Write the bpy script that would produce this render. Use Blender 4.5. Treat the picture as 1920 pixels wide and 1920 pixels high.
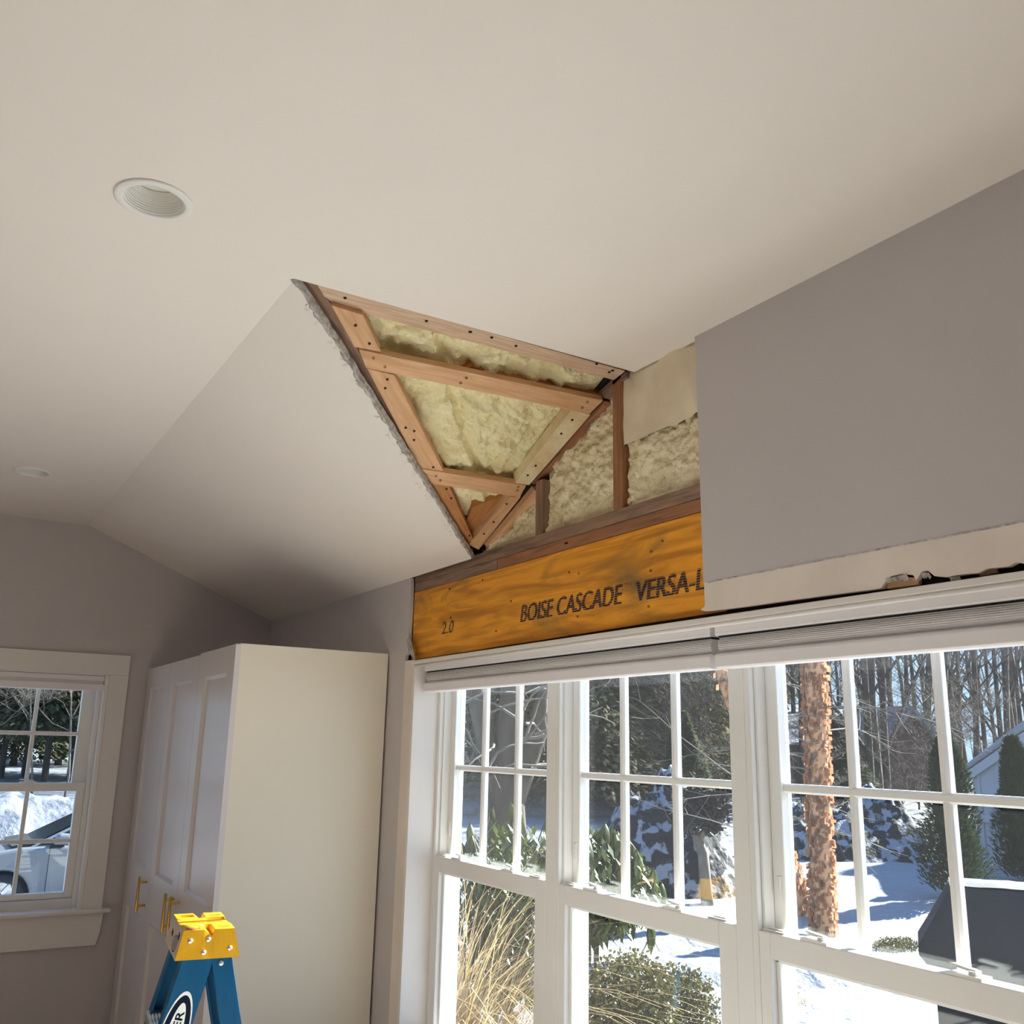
import bpy, bmesh, math, random
from mathutils import Vector, Matrix, noise

for o in list(bpy.data.objects):
    bpy.data.objects.remove(o, do_unlink=True)
SC = bpy.context.scene
COL = SC.collection
R = math.radians

# ------------------------------------------------------------------ camera
H = 1.66                      # camera height above the floor
F = 1780.0                    # focal length in pixels of the 1920 frame
def nrm(v): return Vector(v).normalized()
_y = nrm((-1120, 416, F)); _x = nrm((3024, 502, F)); _x = (_x - _y*_x.dot(_y)).normalized(); _z = _x.cross(_y)
def ray(u, v):
    d = Vector((u-960, v-960, F)); return Vector((_x.dot(d), _y.dot(d), _z.dot(d)))
CAM = Vector((0, 0, H))
cd = bpy.data.cameras.new('camera'); cam = bpy.data.objects.new('camera', cd); COL.objects.link(cam)
cd.sensor_width = 36; cd.lens = F/1920*36; cd.clip_start = .05; cd.clip_end = 600
cr = Vector((_x.x, _y.x, _z.x)); cu = -Vector((_x.y, _y.y, _z.y)); cb = -Vector((_x.z, _y.z, _z.z))
cam.matrix_world = Matrix(((cr.x, cu.x, cb.x, 0), (cr.y, cu.y, cb.y, 0), (cr.z, cu.z, cb.z, H), (0, 0, 0, 1)))
SC.camera = cam

# ------------------------------------------------------------------ world, sun, exposure
SC.view_settings.view_transform = 'Standard'; SC.view_settings.look = 'None'
SC.view_settings.gamma = 1; SC.view_settings.use_curve_mapping = False
SC.view_settings.exposure = 1.20
SC.cycles.max_bounces = 10; SC.cycles.diffuse_bounces = 6; SC.cycles.glossy_bounces = 3; SC.cycles.adaptive_threshold = .06
SC.cycles.transparent_max_bounces = 14; SC.cycles.sample_clamp_indirect = 10
SUN = nrm((.80, -.03, .545))
w = bpy.data.worlds.new('world'); SC.world = w; w.use_nodes = True
wn = w.node_tree.nodes; wl = w.node_tree.links
# clear winter sky: pale blue at the horizon, deeper blue overhead, the same all round
wt = wn.new('ShaderNodeTexCoord'); ws = wn.new('ShaderNodeSeparateXYZ'); wr_ = wn.new('ShaderNodeValToRGB')
wl.new(wt.outputs['Generated'], ws.inputs[0]); wl.new(ws.outputs[2], wr_.inputs[0]); wl.new(wr_.outputs[0], wn['Background'].inputs[0])
e_ = wr_.color_ramp.elements; e_[0].position = 0.; e_[0].color = (.40, .54, .70, 1); e_[1].position = 1.; e_[1].color = (.20, .40, .92, 1)
k_ = wr_.color_ramp.elements.new(.28); k_.color = (.32, .53, .88, 1)
wn['Background'].inputs[1].default_value = .85
sd = bpy.data.lights.new('sun', 'SUN'); so = bpy.data.objects.new('sun', sd); COL.objects.link(so)
sd.energy = 15.0; sd.angle = R(.55); sd.color = (1, .965, .91)
so.rotation_euler = SUN.to_track_quat('Z', 'Y').to_euler(); so.location = (8, -3, 9)

# ------------------------------------------------------------------ pixel -> point on a known surface
def PX(u, v, x): r = ray(u, v); return CAM + r*(x/r.x)
def PY(u, v, y): r = ray(u, v); return CAM + r*(y/r.y)
def PZ(u, v, z): r = ray(u, v); return CAM + r*((z-H)/r.z)
def PP(u, v, p, n): r = ray(u, v); return CAM + r*((p-CAM).dot(n)/r.dot(n))
def cA(a, b): return (520+a/3.31, 500+b/3.31)
def cB(a, b): return (860+a/4., 560+b/4.)

# ------------------------------------------------------------------ materials
def mat(name, col, rough=.6, metal=0., var=0., scale=8., stretch=(1, 1, 1), bump=0., bscale=None, col2=None, spec=.5, detail=6., coords='Object', dist=0., lo=.3, hi=.7, trans=0., bdist=.01):
    m = bpy.data.materials.new(name); m.use_nodes = True
    nt = m.node_tree; N = nt.nodes; L = nt.links; p = N['Principled BSDF']
    p.inputs['Base Color'].default_value = (*col, 1); p.inputs['Roughness'].default_value = rough
    p.inputs['Metallic'].default_value = metal; p.inputs['Specular IOR Level'].default_value = spec
    if var or col2 or bump:
        tc = N.new('ShaderNodeTexCoord'); mp = N.new('ShaderNodeMapping'); mp.inputs['Scale'].default_value = stretch
        L.new(tc.outputs[coords], mp.inputs[0])
    if var or col2:
        t = N.new('ShaderNodeTexNoise'); t.inputs['Scale'].default_value = scale; t.inputs['Detail'].default_value = detail
        t.inputs['Distortion'].default_value = dist
        L.new(mp.outputs[0], t.inputs[0])
        cr_ = N.new('ShaderNodeValToRGB'); L.new(t.outputs[0], cr_.inputs[0])
        c2 = col2 or tuple(c*(1-var) for c in col); c1 = col if col2 else tuple(min(1, c*(1+var)) for c in col)
        cr_.color_ramp.elements[0].position = lo; cr_.color_ramp.elements[1].position = hi
        cr_.color_ramp.elements[0].color = (*c2, 1); cr_.color_ramp.elements[1].color = (*c1, 1)
        L.new(cr_.outputs[0], p.inputs['Base Color'])
    if bump:
        t2 = N.new('ShaderNodeTexNoise'); t2.inputs['Scale'].default_value = bscale or scale; t2.inputs['Detail'].default_value = 8
        L.new(mp.outputs[0], t2.inputs[0]); b = N.new('ShaderNodeBump'); b.inputs['Strength'].default_value = bump; b.inputs['Distance'].default_value = bdist
        L.new(t2.outputs[0], b.inputs['Height']); L.new(b.outputs[0], p.inputs['Normal'])
    if trans:                                   # thin leaves let light through
        tl_ = N.new('ShaderNodeBsdfTranslucent'); mx = N.new('ShaderNodeMixShader'); mx.inputs[0].default_value = trans
        tl_.inputs[0].default_value = (*col, 1)
        if var or col2: L.new(cr_.outputs[0], tl_.inputs[0])
        L.new(p.outputs[0], mx.inputs[1]); L.new(tl_.outputs[0], mx.inputs[2]); L.new(mx.outputs[0], N['Material Output'].inputs[0])
    return m

M = {}
M['ceil'] = mat('ceiling_paint', (.86, .80, .75), .75, var=.015, scale=1.5, bump=.03, bscale=220)
M['wall'] = mat('wall_paint', (.585, .54, .535), .7, var=.02, scale=2, bump=.04, bscale=250)
M['bare'] = mat('bare_drywall', (.80, .70, .63), .85, var=.06, scale=9, bump=.08, bscale=60)
M['gyp'] = mat('gypsum_edge', (.50, .46, .43), .95, var=.4, scale=60, bump=.6, bscale=120)
M['paper'] = mat('torn_paper', (.62, .56, .51), .95, col2=(.25, .22, .21), scale=45, bump=.5, bscale=90)
M['fibre'] = mat('paper_fibre', (.74, .68, .62), .95, var=.1, scale=40)
M['trim'] = mat('white_trim', (.82, .77, .73), .38, var=.015, scale=4)
M['vinyl'] = mat('white_vinyl', (.86, .84, .81), .32, var=.01, scale=5)
M['shade'] = mat('shade_rail', (.88, .84, .85), .5, var=.015, scale=6)
M['fabric'] = mat('shade_fabric', (.72, .685, .69), .9, var=.05, scale=4, stretch=(1, 1, 300), bump=.25, bscale=3)
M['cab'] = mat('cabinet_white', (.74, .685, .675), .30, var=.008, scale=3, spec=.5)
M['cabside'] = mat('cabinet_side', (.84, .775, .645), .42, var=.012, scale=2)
M['brass'] = mat('brass', (.72, .45, .12), .28, 1.0, var=.08, scale=30)
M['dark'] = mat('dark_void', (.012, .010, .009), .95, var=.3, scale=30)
M['floor'] = mat('oak_floor', (.62, .51, .41), .45, col2=(.52, .41, .31), scale=4, stretch=(1, 12, 1))
M['pine'] = mat('pine', (.78, .49, .275), .7, col2=(.60, .33, .165), scale=7, stretch=(1, 1, 1), bump=.12, bscale=40, coords='UV', dist=.6)
M['pinepale'] = mat('pine_dusty', (.74, .54, .39), .8, col2=(.54, .36, .235), scale=9, bump=.2, bscale=80, coords='UV', dist=.5)
M['pinered'] = mat('pine_red', (.58, .27, .09), .65, col2=(.36, .145, .045), scale=8, bump=.12, bscale=40, coords='UV', dist=.6)
M['pinedust'] = mat('pine_foam_dusted', (.74, .56, .34), .8, col2=(.84, .74, .47), scale=14, bump=.3, bscale=90, lo=.40, hi=.62)
M['plate'] = mat('plate_wood', (.46, .20, .095), .75, col2=(.23, .105, .055), scale=6, bump=.15, bscale=40, coords='UV', dist=.6)
M['plategrey'] = mat('plate_wood_grey', (.41, .25, .165), .85, col2=(.18, .115, .08), scale=7, bump=.25, bscale=50, coords='UV', dist=.6)
M['foam'] = mat('spray_foam', (.96, .89, .58), .75, col2=(.86, .75, .42), scale=16, bump=.9, bscale=70, detail=8)
M['foamwall'] = mat('spray_foam_wall', (.95, .86, .61), .8, col2=(.80, .68, .43), scale=14, bump=.9, bscale=75, detail=8)
M['foamskin'] = mat('foam_skin', (.90, .80, .61), .8, col2=(.76, .64, .46), scale=5, bump=.15, bscale=25)
M['nail'] = mat('nail_hole', (.05, .03, .02), .8, var=.4, scale=50)
M['metal'] = mat('aluminium', (.72, .72, .72), .3, 1.0, var=.06, scale=40, bump=.1, bscale=80)
M['yellow'] = mat('ladder_yellow', (.70, .355, .008), .38, var=.05, scale=12, bump=.05, bscale=120)
M['blue'] = mat('ladder_blue', (.001, .085, .20), .38, col2=(.0008, .068, .165), scale=60, stretch=(1, 1, .25), bump=.12, bscale=240, spec=.15)
M['ladcream'] = mat('cap_end_shade', (.62, .47, .33), .5, var=.04, scale=10)  # the yellow plastic's pale look in shade, put into its own colour
M['navy'] = mat('navy_print', (.005, .009, .025), .7, spec=.1, var=.1, scale=20)
M['white'] = mat('white_print', (.78, .78, .76), .5, var=.03, scale=20)
M['red'] = mat('red_print', (.70, .08, .03), .5, var=.2, scale=90)
M['grey'] = mat('grey_print', (.30, .27, .24), .6, var=.4, scale=160)
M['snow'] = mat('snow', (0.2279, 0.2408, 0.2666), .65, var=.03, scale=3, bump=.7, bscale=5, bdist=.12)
M['bark'] = mat('bark', (.080, .062, .050), .9, var=.5, scale=5, stretch=(1, 1, .22), bump=.8, bscale=12, bdist=.04)
M['twig'] = mat('twig', (0.1118, 0.086, 0.06708), .9, var=.3, scale=6)
M['twiglight'] = mat('twig_pale', (0.172, 0.1462, 0.1161), .9, var=.25, scale=6)
M['ever'] = mat('evergreen', (0.0731, 0.086, 0.0344), .75, col2=(.030, .038, .017), scale=1.8, trans=.45)
M['hedgerow'] = mat('evergreen_hedgerow', (.14, .15, .065), .75, col2=(.05, .06, .028), scale=2.0, trans=.45)
M['olive'] = mat('evergreen_olive', (0.3096, 0.258, 0.1376), .8, col2=(.13, .12, .06), scale=2.2, trans=.45)
M['arbor'] = mat('arborvitae', (0.0344, 0.05332, 0.01462), .75, col2=(.014, .025, .008), scale=3, trans=.3)
M['rhodo'] = mat('rhododendron_leaf', (0.0946, 0.1161, 0.0301), .42, col2=(.045, .062, .016), scale=3, trans=.35)
M['box'] = mat('boxwood_leaf', (0.1118, 0.09632, 0.0258), .5, col2=(.045, .045, .015), scale=5, trans=.35)
M['straw'] = mat('dry_grass', (0.4988, 0.3784, 0.2064), .75, col2=(.40, .28, .13), scale=4, trans=.35)
M['birch'] = mat('river_birch', (0.5332, 0.2838, 0.1419), .8, col2=(.14, .085, .065), scale=11, stretch=(1, 1, .7), bump=.8, bscale=16, bdist=.03, lo=.38, hi=.50)
M['peel'] = mat('birch_peel', (0.5676, 0.2924, 0.1548), .8, col2=(.26, .14, .09), scale=14, trans=.45)
M['cover'] = mat('grill_cover', (.013, .013, .016), .8, spec=.2, var=.2, scale=8, bump=.2, bscale=18)
M['covergrey'] = mat('grill_cover_grey', (0.1258, 0.1184, 0.1147), .8, var=.1, scale=8, bump=.2, bscale=18)  # paler grey used for the top of the cover
M['shed'] = mat('shed_siding', (0.3182, 0.3373, 0.3691), .6, var=.03, scale=4)
M['house'] = mat('brown_house', (0.0888, 0.0518, 0.0407), .85, var=.2, scale=4)
M['car'] = mat('car_silver', (0.21, 0.2196, 0.2355), .28, .35, var=.02, scale=3)
M['carglass'] = mat('car_glass', (.012, .016, .018), .25, spec=.15, var=.2, scale=3)
M['rubber'] = mat('rubber', (.02, .02, .021), .85, var=.2, scale=20)
M['snowbrush'] = mat('snow_on_brush', (0.2494, 0.2623, 0.2924), .9, col2=(.014, .014, .016), scale=4.6, detail=10, bump=.9, bscale=9, bdist=.1, lo=.50, hi=.56, dist=.4)
M['brush'] = mat('dark_brush', (.035, .032, .034), .95, var=.5, scale=9)
M['orange'] = mat('pill_orange', (.85, .22, .04), .5, var=.05, scale=10)
M['tabletop'] = mat('white_laminate', (.82, .80, .77), .5, var=.02, scale=3)
M['lens'] = mat('lamp_lens', (.74, .73, .66), .6, var=.02, scale=6)

def glass_mat(name, tint, gl=.0):
    m = bpy.data.materials.new(name); m.use_nodes = True; N = m.node_tree.nodes; L = m.node_tree.links
    N.remove(N['Principled BSDF']); out = N['Material Output']
    t = N.new('ShaderNodeBsdfTransparent'); t.inputs[0].default_value = (*tint, 1)
    g = N.new('ShaderNodeBsdfGlossy'); g.inputs['Roughness'].default_value = gl
    fr = N.new('ShaderNodeFresnel'); fr.inputs[0].default_value = 1.45
    ge = N.new('ShaderNodeNewGeometry'); mr = N.new('ShaderNodeMapRange'); mr.inputs[3].default_value = 1.45; mr.inputs[4].default_value = 1/1.45
    L.new(ge.outputs['Backfacing'], mr.inputs[0]); L.new(mr.outputs[0], fr.inputs[0])
    mx = N.new('ShaderNodeMixShader'); L.new(fr.outputs[0], mx.inputs[0]); L.new(t.outputs[0], mx.inputs[1]); L.new(g.outputs[0], mx.inputs[2])
    du = N.new('ShaderNodeBsdfTranslucent'); du.inputs[0].default_value = (.9, .93, .95, 1); m2 = N.new('ShaderNodeMixShader'); m2.inputs[0].default_value = .0028   # faint dust film, mixed in as a haze that lifts the outdoor darks
    L.new(mx.outputs[0], m2.inputs[1]); L.new(du.outputs[0], m2.inputs[2]); L.new(m2.outputs[0], out.inputs[0]); return m
M['glass'] = glass_mat('window_glass', (.89, .925, .92))

def lvl_mat():
    m = bpy.data.materials.new('laminated_beam'); m.use_nodes = True; N = m.node_tree.nodes; L = m.node_tree.links; p = N['Principled BSDF']
    tc = N.new('ShaderNodeTexCoord'); mp = N.new('ShaderNodeMapping'); mp.inputs['Scale'].default_value = (1, .55, 6)
    L.new(tc.outputs['Object'], mp.inputs[0])
    n1 = N.new('ShaderNodeTexNoise'); n1.inputs['Scale'].default_value = 5; n1.inputs['Detail'].default_value = 7; n1.inputs['Distortion'].default_value = 1.2
    L.new(mp.outputs[0], n1.inputs[0])
    r1 = N.new('ShaderNodeValToRGB'); e = r1.color_ramp.elements; e[0].position = .32; e[0].color = (.55, .205, .015, 1); e[1].position = .62; e[1].color = (.94, .40, .030, 1)
    L.new(n1.outputs[0], r1.inputs[0])
    mp2 = N.new('ShaderNodeMapping'); mp2.inputs['Scale'].default_value = (1, 1, 3); L.new(tc.outputs['Object'], mp2.inputs[0])
    n2 = N.new('ShaderNodeTexNoise'); n2.inputs['Scale'].default_value = 3.1; n2.inputs['Detail'].default_value = 9; n2.inputs['Distortion'].default_value = .8
    L.new(mp2.outputs[0], n2.inputs[0])
    r2 = N.new('ShaderNodeValToRGB'); e = r2.color_ramp.elements; e[0].position = .52; e[0].color = (0, 0, 0, 1); e[1].position = .74; e[1].color = (1, 1, 1, 1)
    L.new(n2.outputs[0], r2.inputs[0])
    mx = N.new('ShaderNodeMix'); mx.data_type = 'RGBA'; L.new(r2.outputs[0], mx.inputs[0]); L.new(r1.outputs[0], mx.inputs[6]); mx.inputs[7].default_value = (.26, .14, .04, 1)
    L.new(mx.outputs[2], p.inputs['Base Color']); p.inputs['Roughness'].default_value = .6
    b = N.new('ShaderNodeBump'); b.inputs['Strength'].default_value = .12; b.inputs['Distance'].default_value = .01; L.new(n1.outputs[0], b.inputs['Height']); L.new(b.outputs[0], p.inputs['Normal'])
    return m
M['lvl'] = lvl_mat()

def ink_mat():
    m = bpy.data.materials.new('stamp_ink'); m.use_nodes = True; N = m.node_tree.nodes; L = m.node_tree.links; p = N['Principled BSDF']
    p.inputs['Base Color'].default_value = (.02, .018, .05, 1); p.inputs['Roughness'].default_value = .7
    tc = N.new('ShaderNodeTexCoord'); sx = N.new('ShaderNodeSeparateXYZ'); L.new(tc.outputs['Object'], sx.inputs[0])
    a = N.new('ShaderNodeMath'); a.operation = 'MULTIPLY'; a.inputs[1].default_value = 1/.0062; L.new(sx.outputs[1], a.inputs[0])
    fr = N.new('ShaderNodeMath'); fr.operation = 'FRACT'; L.new(a.outputs[0], fr.inputs[0])
    c = N.new('ShaderNodeMath'); c.operation = 'GREATER_THAN'; c.inputs[1].default_value = .34; L.new(fr.outputs[0], c.inputs[0])
    t = N.new('ShaderNodeTexNoise'); t.inputs['Scale'].default_value = 130; L.new(tc.outputs['Object'], t.inputs[0])
    c2 = N.new('ShaderNodeMath'); c2.operation = 'GREATER_THAN'; c2.inputs[1].default_value = .33; L.new(t.outputs[0], c2.inputs[0])
    mu = N.new('ShaderNodeMath'); mu.operation = 'MULTIPLY'; L.new(c.outputs[0], mu.inputs[0]); L.new(c2.outputs[0], mu.inputs[1])
    mu2 = N.new('ShaderNodeMath'); mu2.operation = 'MULTIPLY'; mu2.inputs[1].default_value = .92; L.new(mu.outputs[0], mu2.inputs[0])
    L.new(mu2.outputs[0], p.inputs['Alpha']); return m
M['ink'] = ink_mat()

# ------------------------------------------------------------------ mesh helpers
class MB:
    def __init__(s): s.v = []; s.f = []; s.uv = None
    def add(s, vs, fs):
        n = len(s.v); s.v += [tuple(v) for v in vs]; s.f += [tuple(i+n for i in f) for f in fs]; return s
    def box(s, x0, x1, y0, y1, z0, z1):
        x0, x1 = min(x0, x1), max(x0, x1); y0, y1 = min(y0, y1), max(y0, y1); z0, z1 = min(z0, z1), max(z0, z1)
        return s.add([(x0,y0,z0),(x1,y0,z0),(x1,y1,z0),(x0,y1,z0),(x0,y0,z1),(x1,y0,z1),(x1,y1,z1),(x0,y1,z1)],
                     [(0,3,2,1),(4,5,6,7),(0,1,5,4),(1,2,6,5),(2,3,7,6),(3,0,4,7)])
    def prism(s, pts, ext):
        pts = [Vector(p) for p in pts]; ext = Vector(ext); n = len(pts)
        nn = Vector((0, 0, 0))
        for i in range(n): nn += (pts[i]-pts[0]).cross(pts[(i+1) % n]-pts[0])
        if nn.dot(ext) > 0: pts = pts[::-1]
        return s.add(pts+[p+ext for p in pts], [tuple(range(n)), tuple(range(2*n-1, n-1, -1))]+[(i, i+n, (i+1) % n+n, (i+1) % n)[::1] for i in range(n)])
    def tube(s, path, radii, n=8, cap=True):
        path = [Vector(p) for p in path]
        if not hasattr(radii, '__len__'): radii = [radii]*len(path)
        vs = []; fs = []
        for i, p in enumerate(path):
            t = (path[min(i+1, len(path)-1)]-path[max(i-1, 0)])
            t = t.normalized() if t.length > 1e-9 else Vector((0, 0, 1))
            a = t.cross(Vector((0, 0, 1)) if abs(t.z) < .9 else Vector((1, 0, 0))).normalized(); b = t.cross(a)
            for k in range(n):
                q = 2*math.pi*k/n; vs.append(p+(a*math.cos(q)+b*math.sin(q))*radii[i])
        for i in range(len(path)-1):
            for k in range(n):
                fs.append((i*n+k, i*n+(k+1) % n, (i+1)*n+(k+1) % n, (i+1)*n+k))
        if cap: fs += [tuple(range(n-1, -1, -1)), tuple(range((len(path)-1)*n, len(path)*n))]
        return s.add(vs, fs)
    def lathe(s, prof, c, axis=(0, 0, 1), n=32):
        ax = Vector(axis).normalized(); a = ax.cross(Vector((0, 0, 1)) if abs(ax.z) < .9 else Vector((1, 0, 0))).normalized(); b = ax.cross(a); c = Vector(c)
        vs = []; fs = []
        for r, h in prof:
            for k in range(n):
                q = 2*math.pi*k/n; vs.append(c+ax*h+(a*math.cos(q)+b*math.sin(q))*r)
        for i in range(len(prof)-1):
            for k in range(n): fs.append((i*n+k, i*n+(k+1) % n, (i+1)*n+(k+1) % n, (i+1)*n+k))
        return s.add(vs, fs)
    def quad(s, a, b, c, d): return s.add([a, b, c, d], [(0, 1, 2, 3)])

def finish(me, smooth=False, normals=True):
    if normals:
        bm = bmesh.new(); bm.from_mesh(me); bmesh.ops.recalc_face_normals(bm, faces=bm.faces[:]); bm.to_mesh(me); bm.free()
    if smooth:
        for p in me.polygons: p.use_smooth = True
def tag(o, label=None, cat=None, group=None, kind=None):
    if label: o['label'] = label
    if cat: o['category'] = cat
    if group: o['group'] = group
    if kind: o['kind'] = kind
    return o
def obj(name, mb, material, parent=None, smooth=False, bevel=0., label=None, cat=None, group=None, kind=None, normals=True, seg=2):
    me = bpy.data.meshes.new(name)
    if isinstance(mb, MB): me.from_pydata(mb.v, [], mb.f)
    else: me = mb
    me.name = name
    finish(me, smooth, normals)
    if material and not me.materials: me.materials.append(M[material])
    o = bpy.data.objects.new(name, me); COL.objects.link(o)
    if parent: setparent(o, parent)
    if bevel:
        b = o.modifiers.new('bevel', 'BEVEL'); b.width = bevel; b.segments = seg; b.limit_method = 'ANGLE'; b.angle_limit = R(40)
    return tag(o, label, cat, group, kind)
WM = {}                                   # world matrices of parents (every matrix_basis below is a world matrix)
def setparent(o, p):
    o.parent = p; o.matrix_parent_inverse = WM.get(p.name, Matrix.Identity(4)).inverted()
def empty(name, loc, label=None, cat=None, group=None, kind=None):
    o = bpy.data.objects.new(name, None); COL.objects.link(o); o.empty_display_size = .1
    o.location = loc; o.matrix_basis = Matrix.Translation(loc); WM[o.name] = Matrix.Translation(loc)
    return tag(o, label, cat, group, kind)
def inst(name, me, mtx, parent=None, **k):      # an object that shares mesh data
    o = bpy.data.objects.new(name, me); COL.objects.link(o); o.matrix_basis = mtx; WM[o.name] = mtx.copy()
    if parent: setparent(o, parent)
    return tag(o, **k)
def frame(origin, x, y, z):
    x, y, z = Vector(x), Vector(y), Vector(z)
    return Matrix(((x.x, y.x, z.x, origin[0]), (x.y, y.y, z.y, origin[1]), (x.z, y.z, z.z, origin[2]), (0, 0, 0, 1)))
def text_mesh(s, size=1., shear=0., offset=0., name='lettering'):
    cu_ = bpy.data.curves.new(name, 'FONT'); cu_.body = s; cu_.size = size; cu_.shear = shear; cu_.offset = offset
    o = bpy.data.objects.new(name, cu_); COL.objects.link(o)
    dg = bpy.context.evaluated_depsgraph_get(); dg.update()
    me = bpy.data.meshes.new_from_object(o.evaluated_get(dg)); bpy.data.objects.remove(o, do_unlink=True); bpy.data.curves.remove(cu_)
    return me
def fit_text(s, wdt, hgt, **k):
    me = text_mesh(s, **k); xs = [v.co.x for v in me.vertices]; ys = [v.co.y for v in me.vertices]
    sx = wdt/(max(xs)-min(xs)); sy = hgt/(max(ys)-min(ys)); x0 = min(xs); y0 = min(ys)
    for v in me.vertices: v.co = Vector(((v.co.x-x0)*sx, (v.co.y-y0)*sy, 0))
    return me
def slab(name, pts, ext, material, parent, grain=None, bevel=.0015, uvscale=(3, 30), **k):   # a board: face polygon pushed back, UV along the grain
    mb = MB().prism(pts, ext); me = bpy.data.meshes.new(name); me.from_pydata(mb.v, [], mb.f); finish(me)
    g = Vector(grain) if grain is not None else (Vector(pts[1])-Vector(pts[0])); g.normalize()
    uv = me.uv_layers.new(name='UVMap'); off = random.random()*9
    for p in me.polygons:
        s_ = p.normal.cross(g)
        for li in p.loop_indices:
            co = me.vertices[me.loops[li].vertex_index].co
            uv.data[li].uv = (co.dot(g)*uvscale[0]/3+off, (co.dot(s_) if s_.length > .1 else co.length)*uvscale[1]/3+off)
    return obj(name, me, material, parent, bevel=bevel, normals=False, **k)
def fbm(p, o=4): return noise.fractal(p, .9, 2.1, o)

random.seed(4)
# ================================================================== ROOM SHELL
XW, YB = 1.52, 4.925                     # window wall face, back wall face
Z1, Z0 = H+1.002, H+.612                 # flat ceiling, foot of the sloped ceiling at the window wall
XC = .578                                # crease between flat and sloped ceiling
A = Vector((XC, 1.91, Z1)); B = Vector((XW, 1.91, Z1)); C = Vector((XW, 2.765, Z0))
HEAD = H+.296
XL, YN = -4.6, -3.2
YCUT = 1.645                             # where the drywall of the window wall is cut
UL, PITCH = 3.166, .771                  # left edge of the first window unit, unit pitch
YBEAM = 3.232
SILL = .62

fl = obj('floor', MB().box(XL-.2, XW+.3, YN-.2, YB+.2, -.12, 0), 'floor', kind='structure', label='pale oak floor of the room')

# flat ceiling with two round cut-outs
LIGHTS = [(.246, 1.752), (.249, 4.02)]
mb = MB(); RH = .060
def ring_patch(cx, cy, h, r, z, n=48):
    vs = []; fs = []
    for k in range(n):
        q = 2*math.pi*k/n; c_, s_ = math.cos(q), math.sin(q); m_ = max(abs(c_), abs(s_))
        vs += [(cx+r*c_, cy+r*s_, z), (cx+h*c_/m_, cy+h*s_/m_, z)]
    for k in range(n):
        a_ = 2*k; b_ = 2*((k+1) % n); fs.append((a_, a_+1, b_+1, b_))
    mb.add(vs, fs)
hp = .15
def rect(x0, x1, y0, y1, z): mb.quad((x0,y0,z),(x1,y0,z),(x1,y1,z),(x0,y1,z))
(l1x, l1y), (l2x, l2y) = LIGHTS
ring_patch(l1x, l1y, hp, RH, Z1); ring_patch(l2x, l2y, hp, RH, Z1)
rect(XL, XW+.02, YN, l1y-hp, Z1)
rect(XL, l1x-hp, l1y-hp, l1y+hp, Z1); rect(l1x+hp, XW+.02, l1y-hp, A.y, Z1); rect(l1x+hp, XC, A.y-.0, l2y-hp, Z1)
rect(XL, l1x+hp, l1y+hp, l2y-hp, Z1)
rect(XL, l2x-hp, l2y-hp, l2y+hp, Z1); rect(l2x+hp, XC, l2y-hp, l2y+hp, Z1); rect(XL, XC, l2y+hp, YB, Z1)
ceil = obj('ceiling', mb, 'ceil', kind='structure', label='flat white ceiling with recessed lights', normals=False)
# board thickness along the cut edge A-B
n_ = 40; top = []; bot = []
for i in range(n_+1):
    t = i/n_; x = XC+(XW-XC)*t; j = .004*fbm(Vector((x*30, 1, 2)))
    bot.append((x, A.y+j, Z1)); top.append((x, A.y+j, Z1+.013))
mb = MB()
for i in range(n_): mb.quad(bot[i], bot[i+1], top[i+1], top[i])
for i in range(n_+1): pass
obj('cut_board_edge', mb, 'gyp', ceil, label='crumbled grey cut edge of the ceiling board')

# sloped ceiling panel with ragged cut edge A-C
slope_n = (C-A).cross(Vector((0, 1, 0))).normalized()
if slope_n.z < 0: slope_n = -slope_n
def onslope(x, y): return Vector((x, y, Z1+(Z0-Z1)*(x-XC)/(XW-XC)))
edge = []
for i in range(61):
    t = i/60; p = A.lerp(C, t); j = (.006*fbm(Vector((t*40, 3, 1)))+.004*fbm(Vector((t*120, 7, 1))))*(1 if 0 < i < 60 else 0)
    edge.append(onslope(p.x, p.y+j-.012*min(1, t*12)))
mb = MB()
cols = 20
for i in range(60):
    a_, b_ = edge[i], edge[i+1]
    for k in range(1):
        mb.quad(a_, b_, onslope(b_.x, YB), onslope(a_.x, YB))
sl = obj('ceiling_slope', mb, 'ceil', kind='structure', label='sloped white ceiling falling to the window wall', normals=False)
for p in sl.data.polygons: p.use_smooth = False
mb = MB()
for i in range(60): mb.quad(edge[i], edge[i+1], edge[i+1]+slope_n*.013, edge[i]+slope_n*.013)
obj('cut_board_edge', mb, 'gyp', sl, label='grey crumbly cut edge of the sloped board')
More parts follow.
